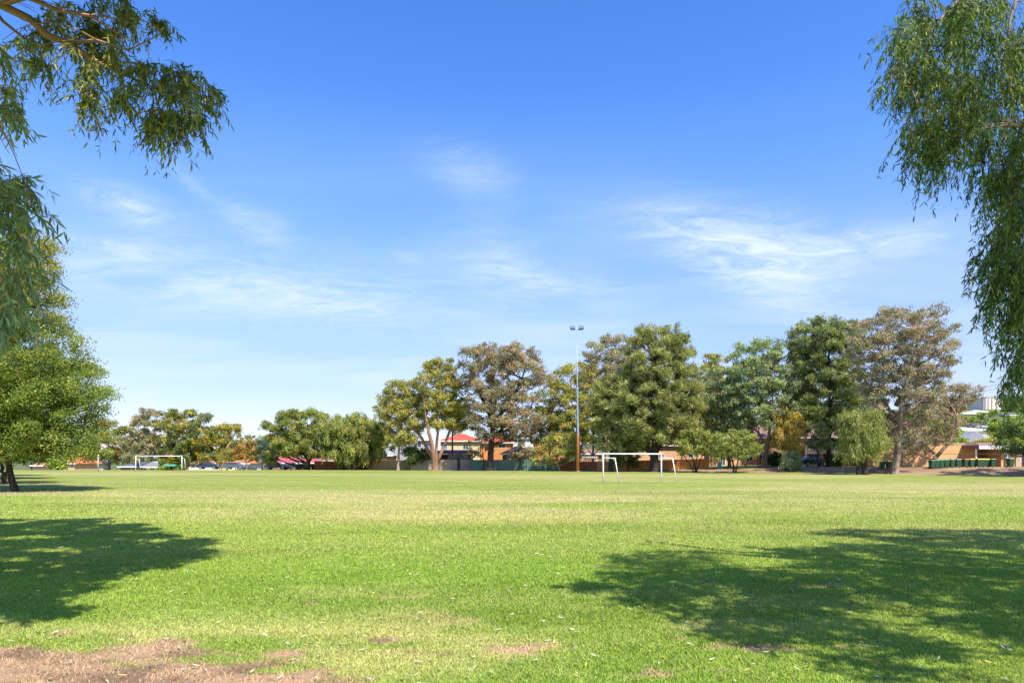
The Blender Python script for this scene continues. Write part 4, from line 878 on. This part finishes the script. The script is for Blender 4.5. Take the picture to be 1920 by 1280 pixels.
# thin pipe and mesh fence in front of the buildings
def pipe_fence(label, pts, h):
    P = [np.array(g(*p)) for p in pts]; o = P[0].copy(); t = thing('mesh_fence', label, 'fence', tuple(o), 0, 'thin pipe fences before the buildings')
    pm = DARKM
    for a, b in zip(P[:-1], P[1:]):
        L_ = np.linalg.norm(b-a); n = max(int(L_/3), 1); q0 = None
        for i in range(n+1):
            q = a+(b-a)*i/n; q[2] = float(gz(q[0], q[1])); q = q-o
            MB().tube([q-(0,0,.1), q+(0,0,h)], .03, 6).build('post', pm, t)
            if q0 is not None: MB().tube([q0+(0,0,h), q+(0,0,h)], .028, 6).build('top_rail', pm, t)
            q0 = q
pipe_fence('thin pipe fence before the peach wall behind the huge she-oak', [(1196,109),(1345,104.5)], 1.6)
pipe_fence('thin pipe fence before the two storey brick building', [(1470,102),(1600,97)], 1.7)
pipe_fence('thin pipe fence before the sunlit brick wall and its bins', [(1640,94.8),(1800,91),(1888,89)], 1.75)

# ---------------------------------------------------------------- buildings
def window(parent, x, z, w_, h, y=0., fm=WHITE, gm=GLASS, bars=1, name='window'):
    f = MB(); e = .06
    f.box(x-w_/2, x+w_/2, y-.05, y+.03, z-h/2, z-h/2+e).box(x-w_/2, x+w_/2, y-.05, y+.03, z+h/2-e, z+h/2)
    f.box(x-w_/2, x-w_/2+e, y-.047, y+.027, z-h/2+e, z+h/2-e).box(x+w_/2-e, x+w_/2, y-.047, y+.027, z-h/2+e, z+h/2-e)
    for i in range(1, bars+1):
        bx = x-w_/2+w_*i/(bars+1); f.box(bx-.025, bx+.025, y-.044, y+.02, z-h/2+e, z+h/2-e)
    fr = f.build(name, fm, parent)
    MB().box(x-w_/2+.01, x+w_/2-.01, y-.03, y-.01, z-h/2+.01, z+h/2-.01).build('pane', gm, fr)
def hip_roof(mb, x0, x1, y0, y1, z0, z1, over=.5, gable=False, axis='x'):
    x0 -= over; x1 += over; y0 -= over; y1 += over; th = .12
    if axis == 'x':
        d = 0 if gable else min((y1-y0)/2, (x1-x0)/2*.9); ym = (y0+y1)/2; r0, r1 = (x0+d, ym, z1), (x1-d, ym, z1)
        vs = [(x0,y0,z0),(x1,y0,z0),(x1,y1,z0),(x0,y1,z0),r0,r1,(x0,y0,z0-th),(x1,y0,z0-th),(x1,y1,z0-th),(x0,y1,z0-th)]
        fs = [(0,1,5,4),(2,3,4,5),(1,2,5),(3,0,4),(6,7,1,0),(7,8,2,1),(8,9,3,2),(9,6,0,3),(9,8,7,6)]
    else:
        d = 0 if gable else min((x1-x0)/2, (y1-y0)/2*.9); xm = (x0+x1)/2; r0, r1 = (xm, y0+d, z1), (xm, y1-d, z1)
        vs = [(x0,y0,z0),(x1,y0,z0),(x1,y1,z0),(x0,y1,z0),r0,r1,(x0,y0,z0-th),(x1,y0,z0-th),(x1,y1,z0-th),(x0,y1,z0-th)]
        fs = [(0,1,4),(1,2,5,4),(2,3,5),(3,0,4,5),(6,7,1,0),(7,8,2,1),(8,9,3,2),(9,6,0,3),(9,8,7,6)]
    mb.add(vs, fs)
def house(name, label, pl, pr, Y, zeave_py, zridge_py, wallm, roofm, wins=(), depth=9, gable=False, axis='x', group=None, over=.5, rz=0, door=None, fascia=True, base=None, cat='house', chimney=None):
    x0 = px2x(pl, Y); x1 = px2x(pr, Y); xc = (x0+x1)/2; zb = float(gz(xc, Y)) if base is None else base
    t = thing(name, label, cat, (xc, Y, zb), rz, group); hw = (x1-x0)/2
    ze = px2z(zeave_py, Y)-zb; zr = px2z(zridge_py, Y)-zb
    wl = MB(); wl.box(-hw, hw, 0, depth, -3 if zb > 1 or zb < -.3 else -.5, ze-.13)
    if gable and axis == 'y': wl.prism([(-hw, ze-.13), (hw, ze-.13), (0, zr-.2)], .0, .2)
    if gable and axis == 'x':
        for xx in (-hw, hw-.2): wl.add([(xx,0,ze-.13),(xx+.2,0,ze-.13),(xx+.2,depth,ze-.13),(xx,depth,ze-.13),(xx,depth/2,zr-.2),(xx+.2,depth/2,zr-.2)], [(0,1,5,4),(2,3,4,5),(1,2,5),(3,0,4),(0,3,2,1)])
    wl.build('wall', wallm, t)
    r = MB(); hip_roof(r, -hw, hw, 0, depth, ze, zr, over, gable, axis); ro = r.build('roof', roofm, t)
    if fascia:
        MB().box(-hw-over-.01, hw+over+.01, -over-.03, -over-.004, ze-.2, ze+.02).build('gutter', FASC, ro)
    if chimney: MB().box(chimney-.35, chimney+.35, depth*.5, depth*.5+.6, zr-.8, zr+.7).build('chimney', wallm, ro)
    for wn in wins:
        (wpx0, wpy0, wpx1, wpy1) = wn[:4]; xx = px2x((wpx0+wpx1)/2, Y)-xc; z = px2z((wpy0+wpy1)/2, Y)-zb
        window(t, xx, z, abs(wpx1-wpx0)/F*Y, abs(wpy1-wpy0)/F*Y, 0, gm=wn[4] if len(wn) > 4 else GLASS, fm=wn[5] if len(wn) > 5 else WHITE, bars=wn[6] if len(wn) > 6 else 1)
    if door:
        (a, b, c_, d_) = door; xx0 = px2x(a, Y)-xc; xx1 = px2x(c_, Y)-xc
        dr = MB().box(xx0, xx1, -.04, .02, px2z(d_, Y)-zb, px2z(b, Y)-zb).build('door', DOORM, t)
        MB().box(xx1-.14, xx1-.08, -.09, -.04, px2z((b+d_)/2, Y)-zb, px2z((b+d_)/2, Y)-zb+.05).build('handle', GALV, dr)
    return t
def P3(px, py, Y): return (px2x(px, Y), Y, px2z(py, Y))
HL_ = 'houses beyond the left side of the field'; HC_ = 'houses behind the back fence'; HR_ = 'houses on the hill behind the right side'
# left
house('bungalow', 'long low house with pale eave behind the near broadleaf trunk', 62, 108, 150, 872, 862, PEACH, R_ORG, [(72,873,78,878),(90,873,98,878)], group=HL_)
house('bungalow', 'orange tiled house with a broad hip roof at far left', 112, 140, 150, 868, 851, PEACH, R_ORG, [(132,870,138,877)], group=HL_)
house('bungalow', 'house with a large pale metal roof next to the orange tiled one at far left', 141, 162, 158, 868, 850, OFFW, R_GRY, [(144,870,152,876)], group=HL_)
house('bungalow', 'low brown brick house with a slate blue roof behind the distant goal', 226, 272, 150, 874, 866, BROWNB, R_BLU, [(244,875,250,880)], group=HL_)
house('gabled_house', 'white gabled house seen through the middle of the distant goal', 274, 303, 150, 875, 864.5, OFFW, R_GRY, [(282,876,290,881)], 8, True, 'y', group=HL_, door=(294,874,298,883))
house('bungalow', 'long cream house with an orange tiled hip roof behind the parked dark car', 342, 402, 150, 867, 856, OFFW, R_ORG, [(358,870,366,877),(373,870,384,874),(392,870,399,875)], group=HL_, door=(349,869,353,881))
house('bungalow', 'cream house with a low orange roof behind the small rusty tree', 428, 466, 156, 868, 860, OFFW, R_ORG, [(432,870,440,876),(448,870,456,875)], group=HL_)
house('bungalow', 'house with a tall maroon roof left of the domed olive tree', 512, 540, 150, 867, 848, BROWNB, R_PINK, [(520,870,526,877)], group=HL_)
house('bungalow', 'low brown house with a long maroon roof beneath the domed olive tree', 541, 590, 152, 867, 856, BROWNB, R_PINK, [(548,870,556,876),(566,870,574,876)], group=HL_)
house('bungalow', 'pale house half hidden behind the red brown board fence', 592, 640, 160, 863, 852, OFFW, R_BRN, [(600,865,610,870)], group=HL_)
house('bungalow', 'grey roofed house above the tan fence', 700, 733, 145, 853, 842, BROWNB, R_GRY, [(708,855,714,861),(720,856,726,861)], group=HL_)
# centre
house('two_storey_house', 'upper storey with shade greyed walls and a flat roof behind the orange barked gum', 742, 800, 150, 824, 818, SHADEW, R_GRY, [(748,828,762,838),(776,828,790,838)], group=HC_)
def patio():
    Y = 122.; x0, x1 = px2x(774, Y), px2x(884, Y); xc = (x0+x1)/2; hw = (x1-x0)/2
    t = thing('patio_building', 'low patio building with maroon roof and dark windows behind the rendered wall', 'outbuilding', (xc, Y, 0))
    z0 = 0.; z1 = px2z(851, Y)
    MB().box(-hw, hw, .3, 5, -.3, 1.95).build('wall', RENDW, t)
    MB().box(-hw, hw, 4.8, 5, 1.95, z1).build('back_wall', BROWNB, t)
    r = MB(); e = px2z(843, Y+3)
    r.hexa([(-hw-.3,-.3,z1),(hw+.3,-.3,z1),(hw+.3,5.3,e-.1),(-hw+5,5.3,e-.1)], [(-hw-.3,-.3,z1+.12),(hw+.3,-.3,z1+.12),(hw+.3,5.3,e),(-hw+5,5.3,e)]); r.build('roof', R_MAR, t)
    for px in (774,786,797,808,816,827,841,856,864,877,884):
        x = px2x(px, Y)-xc; MB().box(x-.11, x+.11, .25, .42, 1.95, z1).build('post', RENDW, t)
    for a, b in ((774,786),(786,797),(797,808),(841,856),(864,877)):
        xa, xb = px2x(a, Y)-xc+.13, px2x(b, Y)-xc-.13; window(t, (xa+xb)/2, (1.95+z1)/2, xb-xa, z1-1.97, .36, DARKM, GLASS, 0)
patio()
house('two_storey_house', 'two storey house with cream wall, wide blue window and bright red roof', 826, 900, 138, 826, 811, CREAM, R_RED, [(827,829,839,842,GLASSB,WHITE,2),(868,832,878,842)], 10, group=HC_)
house('two_storey_house', 'orange brick house with a bright red hip roof right of the black trunk', 902, 962, 140, 829, 813, ORANGEB, R_RED, [(934,832,948,840)], 10, group=HC_)
house('bungalow', 'low house with a mottled brown roof and shaded windows above the green fence', 942, 1002, 124, 850, 835, BROWNB, R_BRN, [(950,853,957,861),(966,853,974,861),(986,853,993,861)], 7, group=HC_)
house('distant_house', 'large pale grey roof behind the reddish leaved gum', 920, 1000, 175, 821, 804, OFFW, R_GRY, [(960,823,970,830)], 12, group=HC_)
house('two_storey_house', 'house with a steep purple grey roof left of the light pole', 1003, 1060, 150, 822, 799, ORANGEB, R_PUR, [(1012,825,1022,833),(1030,825,1040,833)], 10, group=HC_)
house('bungalow', 'brown roofed house low behind the foliage right of the light pole', 1085, 1128, 135, 850, 840, BROWNB, R_BRN, [(1095,852,1103,858)], 8, group=HC_)
def pergola():
    Y = 121.; x0, x1 = px2x(1091, Y), px2x(1122, Y); t = thing('white_pergola', 'white slatted pergola peeking over the brown timber fence', 'pergola', ((x0+x1)/2, Y, 0)); hw = (x1-x0)/2; z = px2z(855, Y)
    for x in (-hw+.1, hw-.1):
        for y in (0, 2.6): MB().box(x-.06, x+.06, y-.06, y+.06, -.1, z-.32).build('post', WHITE, t)
    MB().box(-hw,hw,-.1,-.02,z-.3,z-.12).box(-hw,hw,2.62,2.7,z-.3,z-.12).build('beam', WHITE, t)
    s = MB()
    for i in range(9): xx = -hw+.1+i*(2*hw-.2)/8; s.box(xx-.04, xx+.04, -.25, 2.9, z-.118, z)
    s.build('rafters', WHITE, t)
pergola()
house('brick_house', 'peach brick house with a gable wall behind the huge she-oak', 1186, 1320, 118, 834, 822, PEACH, R_BRN, [(1235,850,1245,858),(1290,850,1300,858)], 10, group=HC_)
# two storey building behind the right trees
def long_building():
    Y = 124.; x0, x1 = px2x(1330, Y), px2x(1612, Y); xc = (x0+x1)/2; hw = (x1-x0)/2; zb = float(gz(xc, Y))
    t = thing('apartment_house', 'long two storey orange brick building with white gutter and tiled verandah behind the right trees', 'building', (xc, Y, zb))
    ze = px2z(819, Y)-zb; X = lambda px: px2x(px, Y)-xc; Z = lambda py: px2z(py, Y)-zb
    MB().box(-hw, hw, 0, 10, -.6, ze-.14).build('wall', PEACH, t)
    r = MB(); hip_roof(r, -hw, hw, 0, 10, ze, ze+2.4, 1.1); ro = r.build('roof', R_BRN, t)
    MB().box(-hw-1.12, hw+1.12, -1.14, -1.105, ze-.26, ze+.03).build('gutter', FASC, ro)
    MB().box(-hw-1.08, hw+1.08, -1.09, -.02, ze-.3, ze-.27).build('soffit', SOFFIT, ro)
    MB().box(-hw, hw, -.06, -.005, Z(838), Z(832)).build('band_course', ORANGEB, t)
    for (a, b, c_, d) in ((1345,826,1358,836),(1380,826,1392,836),(1418,827,1432,838),(1455,828,1466,838),(1575,826,1586,836),(1350,852,1360,872),(1398,855,1412,870),(1425,852,1434,872)):
        window(t, X((a+c_)/2), Z((b+d)/2), (c_-a)/F*Y, (d-b)/F*Y, 0)
    MB().box(X(1452), X(1470), -1.3, -1.2, Z(843), Z(832)).build('balcony_panel', WHITE, t)
    # tiled verandah
    v = MB(); y0 = -6.; zt = Z(829); zl = px2z(841, Y+y0)-zb
    v.hexa([(X(1484),y0,zl-.1),(X(1572),y0,zl-.1),(X(1572),0,zt-.1),(X(1484),0,zt-.1)], [(X(1484),y0,zl),(X(1572),y0,zl),(X(1572),-.01,zt),(X(1484),-.01,zt)]); vo = v.build('verandah_roof', R_BRN, t)
    MB().box(X(1484)-.02, X(1572)+.02, y0-.04, y0-.01, zl-.42, zl+.02).build('beam', CREAM, vo)
    for px in (1488,1512,1524,1545,1568): MB().box(X(px)-.09, X(px)+.09, y0+.1, y0+.28, -.4, zl-.43).build('post', BROWNB, t)
    window(t, X(1526), Z(856), 2.2, 1.6, 0)
long_building()
def entrance_block():
    Y = 104.; x0, x1 = px2x(1558, Y), px2x(1642, Y); xc = (x0+x1)/2; hw = (x1-x0)/2; zb = float(gz(xc, Y)); X = lambda px: px2x(px, Y)-xc; Z = lambda py: px2z(py, Y)-zb
    t = thing('brick_entrance_block', 'single storey peach brick block with a white fascia and dark doorways beside the weeping tree', 'building', (xc, Y, zb))
    w_ = MB(); zt = Z(850); cols = [(1558,1574),(1577,1587),(1590,1598),(1606,1618),(1624,1642)]
    for a, b in cols: w_.box(X(a), X(b), 0, .35, -.5, zt)
    w_.box(-hw, hw, 2.5, 2.7, -.5, zt); w_.build('wall', ORANGEB, t)
    MB().box(-hw-.2, hw+.2, -.5, 8, zt+.004, zt+.42).build('roof', FASC, t)
    for a, b in ((1599,1605),(1619,1623)): MB().box(X(a), X(b), .6, .66, -.3, zt-.1).build('door', DOORM, t)
    MB().tube([(X(1589), -.2, -.3), (X(1589), -.2, zt)], .09, 8).build('downpipe', WHITE, t)
entrance_block()
def brick_block():
    Y = 99.; x0, x1 = px2x(1638, Y), px2x(1829, Y); xc = (x0+x1)/2; hw = (x1-x0)/2; zb = float(gz(xc, Y)); Z = lambda py: px2z(py, Y)-zb
    t = thing('brick_building', 'flat roofed tan brick building with a long blank sunlit wall behind the bins', 'building', (xc, Y, zb))
    MB().box(-hw, hw, 0, 11, -.5, Z(832.5)).build('wall', TANB, t)
    MB().box(-hw-.06, hw+.06, -.07, 11.07, Z(832.5)+.003, Z(831.5)+.05).build('coping', CREAM, t)
    MB().box(-hw+.2, hw-.2, .4, 10.6, Z(831.5)+.06, Z(831.5)+.12).build('roof', R_GRY, t)
brick_block()
def carport():
    Y = 96.; x0, x1 = px2x(1830, Y), px2x(1903, Y); xc = (x0+x1)/2; hw = (x1-x0)/2; zb = float(gz(xc, Y)); X = lambda px: px2x(px, Y)-xc; Z = lambda py: px2z(py, Y)-zb
    t = thing('carport', 'open brick carport with a deep white fascia right of the blank brick wall', 'carport', (xc, Y, zb))
    zt = Z(833); zf = Z(841.5)
    MB().box(-hw, hw+.3, -.6, 9, zf+.06, zt-.06).build('roof_slab', R_BRN, t)
    MB().box(-hw-.02, hw+.32, -.7, -.604, zf, zt-.15).build('fascia', FASC, t)
    MB().hexa([(-hw,-.58,zt-.055),(hw+.3,-.58,zt-.055),(hw+.3,9,zt-.055),(-hw,9,zt-.055)],[(-hw+.6,1,zt+.28),(hw-.3,1,zt+.28),(hw-.3,8.6,zt+.28),(-hw+.6,8.6,zt+.28)]).build('roof', R_BRN, t)
    MB().box(X(1830), X(1903), 4.5, 4.7, -.5, zf).build('back_wall', TANB, t)
    for a, b, y in ((1830,1832,0),(1887,1890,0)): MB().box(X(a), X(b), y, y+.2, -.5, zf).build('post', WHITE, t)
    MB().box(X(1880), X(1886), .3, 4.4, -.5, zf).build('pier', TANB, t)
    MB().box(X(1891), X(1903), .1, .4, -.5, zf).build('side_wall', PEACH, t)
    window(t, X(1846), (Z(845)+Z(859))/2, 2.6, 1.15, 4.5, WHITE, GLASS, 1)
carport()
house('brick_garage', 'pale brick garage at the right edge beyond the carport', 1905, 1945, 100, 851, 848, PEACH, R_WHT, [(1908,857,1913,866)], 7, over=.2, cat='garage', door=(1916,858,1930,876))
# hill
house('gabled_house', 'grey metal gable roof right behind the flat brick building', 1800, 1856, 122, 832, 808, OFFW, R_GRY, (), 16, True, 'y', group=HR_)
house('distant_house', 'house with a pale hip roof behind the grey gable on the hill', 1806, 1862, 150, 806, 798, OFFW, R_WHT, (), 12, group=HR_)
house('distant_house', 'purple tiled roof left of the other purple roof on the hill', 1776, 1828, 185, 801, 788, CREAM, R_PUR, [(1800,803,1806,808)], 12, group=HR_)
house('distant_house', 'purple tiled roof right of the other purple roof on the hill', 1830, 1860, 180, 799, 789, CREAM, R_PUR, [(1842,801,1848,805)], 12, group=HR_)
house('distant_house', 'broad white metal roof below left of the striped apartment tower', 1802, 1832, 235, 775, 765, OFFW, R_WHT, [(1808,776,1813,781),(1820,776,1825,781)], 14, group=HR_)
house('distant_house', 'cream house with small windows at the foot of the striped tower', 1840, 1868, 240, 772, 766, CREAM, R_WHT, [(1844,773,1848,779),(1852,773,1856,779),(1860,773,1864,779)], 14, group=HR_)
house('distant_house', 'orange walled house on the hill near the hanging branches', 1884, 1906, 230, 778, 771, ORANGEB, R_BLU, [(1890,780,1895,785)], 12, group=HR_)
house('distant_house', 'pink roofed house glimpsed between the great gum and the crooked gum', 1712, 1738, 160, 800, 788, CREAM, R_PINK, (), 12, group=HR_)
def tower():
    Y = 275.; x0, x1 = px2x(1842, Y), px2x(1880, Y); xc = (x0+x1)/2; hw = (x1-x0)/2; zb = float(gz(xc, Y)); X = lambda px: px2x(px, Y)-xc; Z = lambda py: px2z(py, Y)-zb
    t = thing('apartment_tower', 'white block like tower with brown and orange vertical stripes on the hill skyline', 'tower', (xc, Y, zb))
    MB().box(-hw, hw, 0, 12, -4, Z(746)).build('wall', OFFW, t)
    MB().box(X(1842)-.1, X(1848), -.35, -.01, Z(768), Z(746.5)).build('grey_stair_panel', mat('grey cladding', (.25,.23,.24), .8), t)
    om = mat('orange cladding', (.5,.26,.12), .8)
    for a, b, c_ in ((1852,1853.5,768),(1859,1860.5,767),(1868,1869,752),(1876.5,1878,757)): MB().box(X(a), X(b), -.2, -.01, Z(c_), Z(746.5)).build('orange_panel', om, t)
    for k in range(6): MB().box(X(1845+k*4.4), X(1847+k*4.4), .3, 2, Z(746)+.003, Z(744.5)).build('roof_vent', DARKM, t)
tower()
def power_line():
    x, y, z = g(1945, 150); t = thing('utility_pole', 'utility pole at the right edge carrying three thin wires over the hill', 'utility pole', (x, y, z))
    MB().tube([(0,0,-1),(0,0,20)], [.18,.12], 10).build('pole', BARK_B, t); ca = MB().box(-1.2,1.2,-.08,.08,18.6,18.75).build('crossarm', BARK_B, t)
    for k, (pya, pyb, xr) in enumerate(((728,714,-1.),(734,722,0.),(744,738,1.))):
        A = np.array(P3(1700, pya+(pya-pyb)*1.4, 190)); Bq = np.array(P3(1945, pyb-(pya-pyb)*.9, 150)); pts = []
        for i in range(15):
            s = i/14; p = A+(Bq-A)*s; p[2] -= 4*s*(1-s)*.8; pts.append(p-np.array((x, y, z)))
        MB().tube(pts, .03, 4, False).build('wire', DARKM, t)
power_line()

# ---------------------------------------------------------------- bins, cars, playground and small things
def wheelie_bin():
    t = thing('wheelie_bin', 'bin', 'bin')
    body = MB().hexa([(-.23,-.27,.08),(.23,-.27,.08),(.23,.25,.08),(-.23,.25,.08)], [(-.29,-.36,.98),(.29,-.36,.98),(.29,.34,.98),(-.29,.34,.98)])
    body.box(-.31,.31,-.385,.365,.95,1.0)
    return t, body
BINB = mat('dark green plastic', (.03,.085,.045), .5, var=.08)
LIDS = {k: mat(k+' plastic lid', c, .45, var=.05) for k, c in {'green': (.03,.22,.12), 'yellow': (.85,.62,.02), 'red': (.6,.07,.04), 'dark': (.05,.07,.08)}.items()}
def make_bin(lid):
    t, body = wheelie_bin(); body.build('body', BINB, t)
    l = MB().hexa([(-.31,-.4,1.003),(.31,-.4,1.003),(.31,.37,1.003),(-.31,.37,1.003)], [(-.27,-.34,1.09),(.27,-.34,1.09),(.28,.3,1.12),(-.28,.3,1.12)]); l.build('lid', LIDS[lid], t)
    MB().tube([(-.26,.42,1.0),(.26,.42,1.0)], .02, 6).build('handle', DARKM, t)
    for s in (-1, 1): MB().tube([(s*.25,.26,.1),(s*.31,.26,.1)], .1, 12).build('wheel', RUBBER, t)
    return t
proto = {k: make_bin(k) for k in LIDS}; usedp = set()
def put_bin(px, Y, lid, label, rz=0, sc=1.0):
    o = proto[lid] if lid not in usedp else dup(proto[lid]); usedp.add(lid)
    o.location = g(px, Y); o.rotation_euler = (0, 0, rz); o.scale = (sc, sc, sc)
    prop(o, label, 'bin', 'wheelie bins standing in a row')
ordn = ['first','second','third','fourth','fifth','sixth']
for i, px in enumerate((1747.5,1755.5,1764,1773.5,1784,1796)): put_bin(px, 90.5, 'green', 'dark green wheelie bin with green lid, %s from the left before the blank brick wall' % ordn[i], rng.normal()*.06, 1.02)
put_bin(1810, 90.5, 'red', 'wheelie bin with a red lid between green and yellow lidded bins')
for i, px in enumerate((1820.5,1826.5,1835,1842.5,1849.5)): put_bin(px, 90.3 if i != 1 else 91.3, 'yellow', 'wheelie bin with a yellow lid, %s yellow one from the left near the carport' % ordn[i], rng.normal()*.06, 1.02)
put_bin(1860, 90, 'green', 'green lidded wheelie bin at the right end of the row before the carport', 0, 1.04)
put_bin(1894, 88.5, 'dark', 'single dark bin standing alone by the right post of the carport', 0, 1.06)
put_bin(1653.5, 93, 'yellow', 'yellow lidded bin left of the mottled white trunk, left one of the pair'); put_bin(1667, 92.5, 'yellow', 'yellow lidded bin close beside the mottled white trunk')
for i, px in enumerate((557,563.5,571)): put_bin(px, 129, 'yellow', 'small yellow lidded bin under the domed olive tree, %s from the left' % ordn[i])
put_bin(579, 129.5, 'red', 'red lidded bin just right of the trunk of the domed olive tree'); put_bin(587, 129.5, 'red', 'red lidded bin at the left end of the red brown board fence')

def make_car(label, loc, rz, col, group='parked cars beyond the field'):
    t = thing('parked_car', label, 'car', loc, rz, group)
    pm = mat('car paint', col, .25, .1, var=.03, spec=.6)
    prof = [(-2.1,.35),(-2.12,.75),(-1.95,.92),(-1.1,.98),(1.35,.98),(2.0,.86),(2.15,.65),(2.12,.35)]
    b = MB().prism(prof, -.86, .86).build('body', pm, t)
    cab = [(-1.75,.97),(-1.25,1.38),(-.9,1.45),(.45,1.45),(1.15,.97)]
    c = MB(); n = len(cab); vs = [(x, -.8+.22*(z-.97), z) for x, z in cab]+[(x, .8-.22*(z-.97), z) for x, z in cab]
    c.add(vs, [tuple(range(n)), tuple(range(2*n-1, n-1, -1))]+[(i, i+n, (i+1) % n+n, (i+1) % n) for i in range(n)]); c.build('cabin', pm, t)
    for s in (-1, 1):
        y0 = s*.795; y1 = s*.72
        MB().add([(-1.5,y0,1.02),(-.35,y0,1.02),(-.35,y1,1.38),(-1.15,y1,1.38)], [(0,1,2,3)]).build('side_window', GLASS, t)
        MB().add([(-.28,y0,1.02),(.95,y0,1.02),(.42,y1,1.38),(-.28,y1,1.38)], [(0,1,2,3)]).build('side_window', GLASS, t)
        for x in (-1.3, 1.35):
            wh = MB().tube([(x, s*.68, .33), (x, s*.88, .33)], .33, 16).build('wheel', RUBBER, t)
            MB().tube([(x, s*.881, .33), (x, s*.9, .33)], .2, 12).build('rim', GALV, wh)
        MB().box(2.0,2.16,s*.7-.14,s*.7+.14,.62,.76).build('headlight', WHITE, t)
        MB().box(-2.14,-2.05,s*.7-.12,s*.7+.12,.65,.85).build('tail_light', LIDS['red'], t)
    MB().add([(1.0,-.7,1.05),(1.0,.7,1.05),(.52,.66,1.43),(.52,-.66,1.43)], [(0,1,2,3)]).build('windscreen', GLASS, t)
    return t
def carloc(px, Y): return g(px, Y)
make_car('dark blue car parked before the long cream house', (px2x(391,137), 137, float(gz(px2x(391,137),137))+.35), .05, (.03,.05,.09))
make_car('pale grey blue car parked before the low orange roofed house', (px2x(441,138), 138, float(gz(px2x(441,138),138))+.35), -.05, (.12,.15,.2))
make_car('blue and red trimmed dark car parked by the maroon roofed house', (px2x(518,134), 134, float(gz(px2x(518,134),134))+.2), 0, (.08,.05,.14))
make_car('small silver grey car left of the domed olive tree trunk', (px2x(548,136), 136, float(gz(px2x(548,136),136))+.2), .1, (.3,.3,.3))
make_car('dark green car parked before the tiled verandah of the two storey building', g(1525, 104), .08, (.03,.06,.06))

def playground():
    x, y, z = g(1412, 107); t = thing('playground_slide', 'orange slide coming down from a small yellow playground tower', 'slide', (x, y, z))
    ym = mat('yellow play panel', (.8,.42,.03), .5); om = mat('orange slide plastic', (.85,.22,.03), .4)
    for a in (.9, 1.9):
        for b in (-.5, .5): MB().box(a-.06,a+.06,b-.06,b+.06,-.1,2.2).build('post', BARK_B, t)
    MB().box(.85,1.95,-.55,.55,1.1,1.2).build('platform', ym, t); MB().box(1.0,1.8,-.62,-.57,.1,1.05).build('panel', ym, t)
    MB().hexa([(-1.3,-.35,.1),(.86,-.35,1.12),(.86,.35,1.12),(-1.3,.35,.1)], [(-1.3,-.35,.42),(.86,-.35,1.5),(.86,.35,1.5),(-1.3,.35,.42)]).build('chute', om, t)
    l = MB()
    for k in range(5): l.box(1.97,2.05,-.3,.3,.2+k*.22,.25+k*.22)
    l.build('ladder', GALV, t)
    x, y, z = g(1349, 106); t = thing('spring_toy', 'small teal and yellow playground toy on the ground right of the small green tree', 'playground toy', (x, y, z))
    MB().hexa([(-.35,-.3,0),(.35,-.3,0),(.35,.3,0),(-.35,.3,0)], [(-.15,-.15,.9),(.15,-.15,.9),(.15,.15,.9),(-.15,.15,.9)]).build('body', mat('teal plastic', (.03,.4,.42), .4), t)
    MB().tube([(-.3,0,.95),(.3,0,.95)], .05, 8).build('handle', ym, t)
    MB().box(-.9,-.4,-.3,.3,0,.12).build('seat', LIDS['red'], t)
playground()
def shelter():
    x, y, z = g(320, 121); t = thing('park_shelter', 'small green roofed bench shelter behind the right post of the distant goal', 'shelter', (x, y, z))
    gm = mat('green roof paint', (.06,.28,.2), .6)
    for a in (-.8,.8):
        for b in (-.4,.4): MB().box(a-.05,a+.05,b-.05,b+.05,-.1,.75).build('post', DARKM, t)
    MB().hexa([(-1.0,-.6,.75),(1.0,-.6,.75),(1.0,.6,.75),(-1.0,.6,.75)], [(-1.0,-.25,1.05),(1.0,-.25,1.05),(1.0,.25,1.05),(-1.0,.25,1.05)]).build('roof', gm, t)
    MB().box(-.8,.8,-.2,.2,.36,.42).build('bench_seat', BARK_B, t)
shelter()
def low_white_wall():
    Y = 132.; x0, x1 = px2x(440, Y), px2x(481, Y); t = thing('white_wall', 'low white wall right of the thin pink trunk of the rusty tree', 'wall', ((x0+x1)/2, Y, -.5)); h = (x1-x0)/2
    MB().box(-h,h,0,.25,-.5,px2z(875.5,Y)+.5).build('wall_body', WHITE, t); MB().box(-h-.03,h+.03,-.04,.29,px2z(875.5,Y)+.503,px2z(875,Y)+.56).build('coping', OFFW, t)
    for px, lb in ((529.5,'pale square gate pillar left of the white flag like post'),(545.5,'pale square gate pillar right of the parked silver grey car')):
        x, y, z = g(px, 131); t = thing('gate_pillar', lb, 'pillar', (x, y, z), 0, 'pale gate pillars under the domed olive tree')
        MB().box(-.2,.2,-.2,.2,-.3,1.1).build('shaft', OFFW, t); MB().box(-.25,.25,-.25,.25,1.103,1.2).build('cap', OFFW, t)
low_white_wall()
tree('hedge', 'yellow green clipped hedge behind the near broadleaf trunk', 133, [(860,93,122),(868,90,126),(880,92,124)], [[(108,882),(108,870)]], 'broad', 'bright', BARK_B, 22, .9, 1.2, 1.3, seed=130, r0=.08, cat='hedge')
tree('hedge', 'yellow flecked hedge behind the right post of the distant goal', 136, [(862,303,345),(870,300,348),(882,302,346)], [[(325,882),(325,872)]], 'broad', 'bright', BARK_B, 26, .9, 1.2, 1.3, seed=131, r0=.08, cat='hedge')
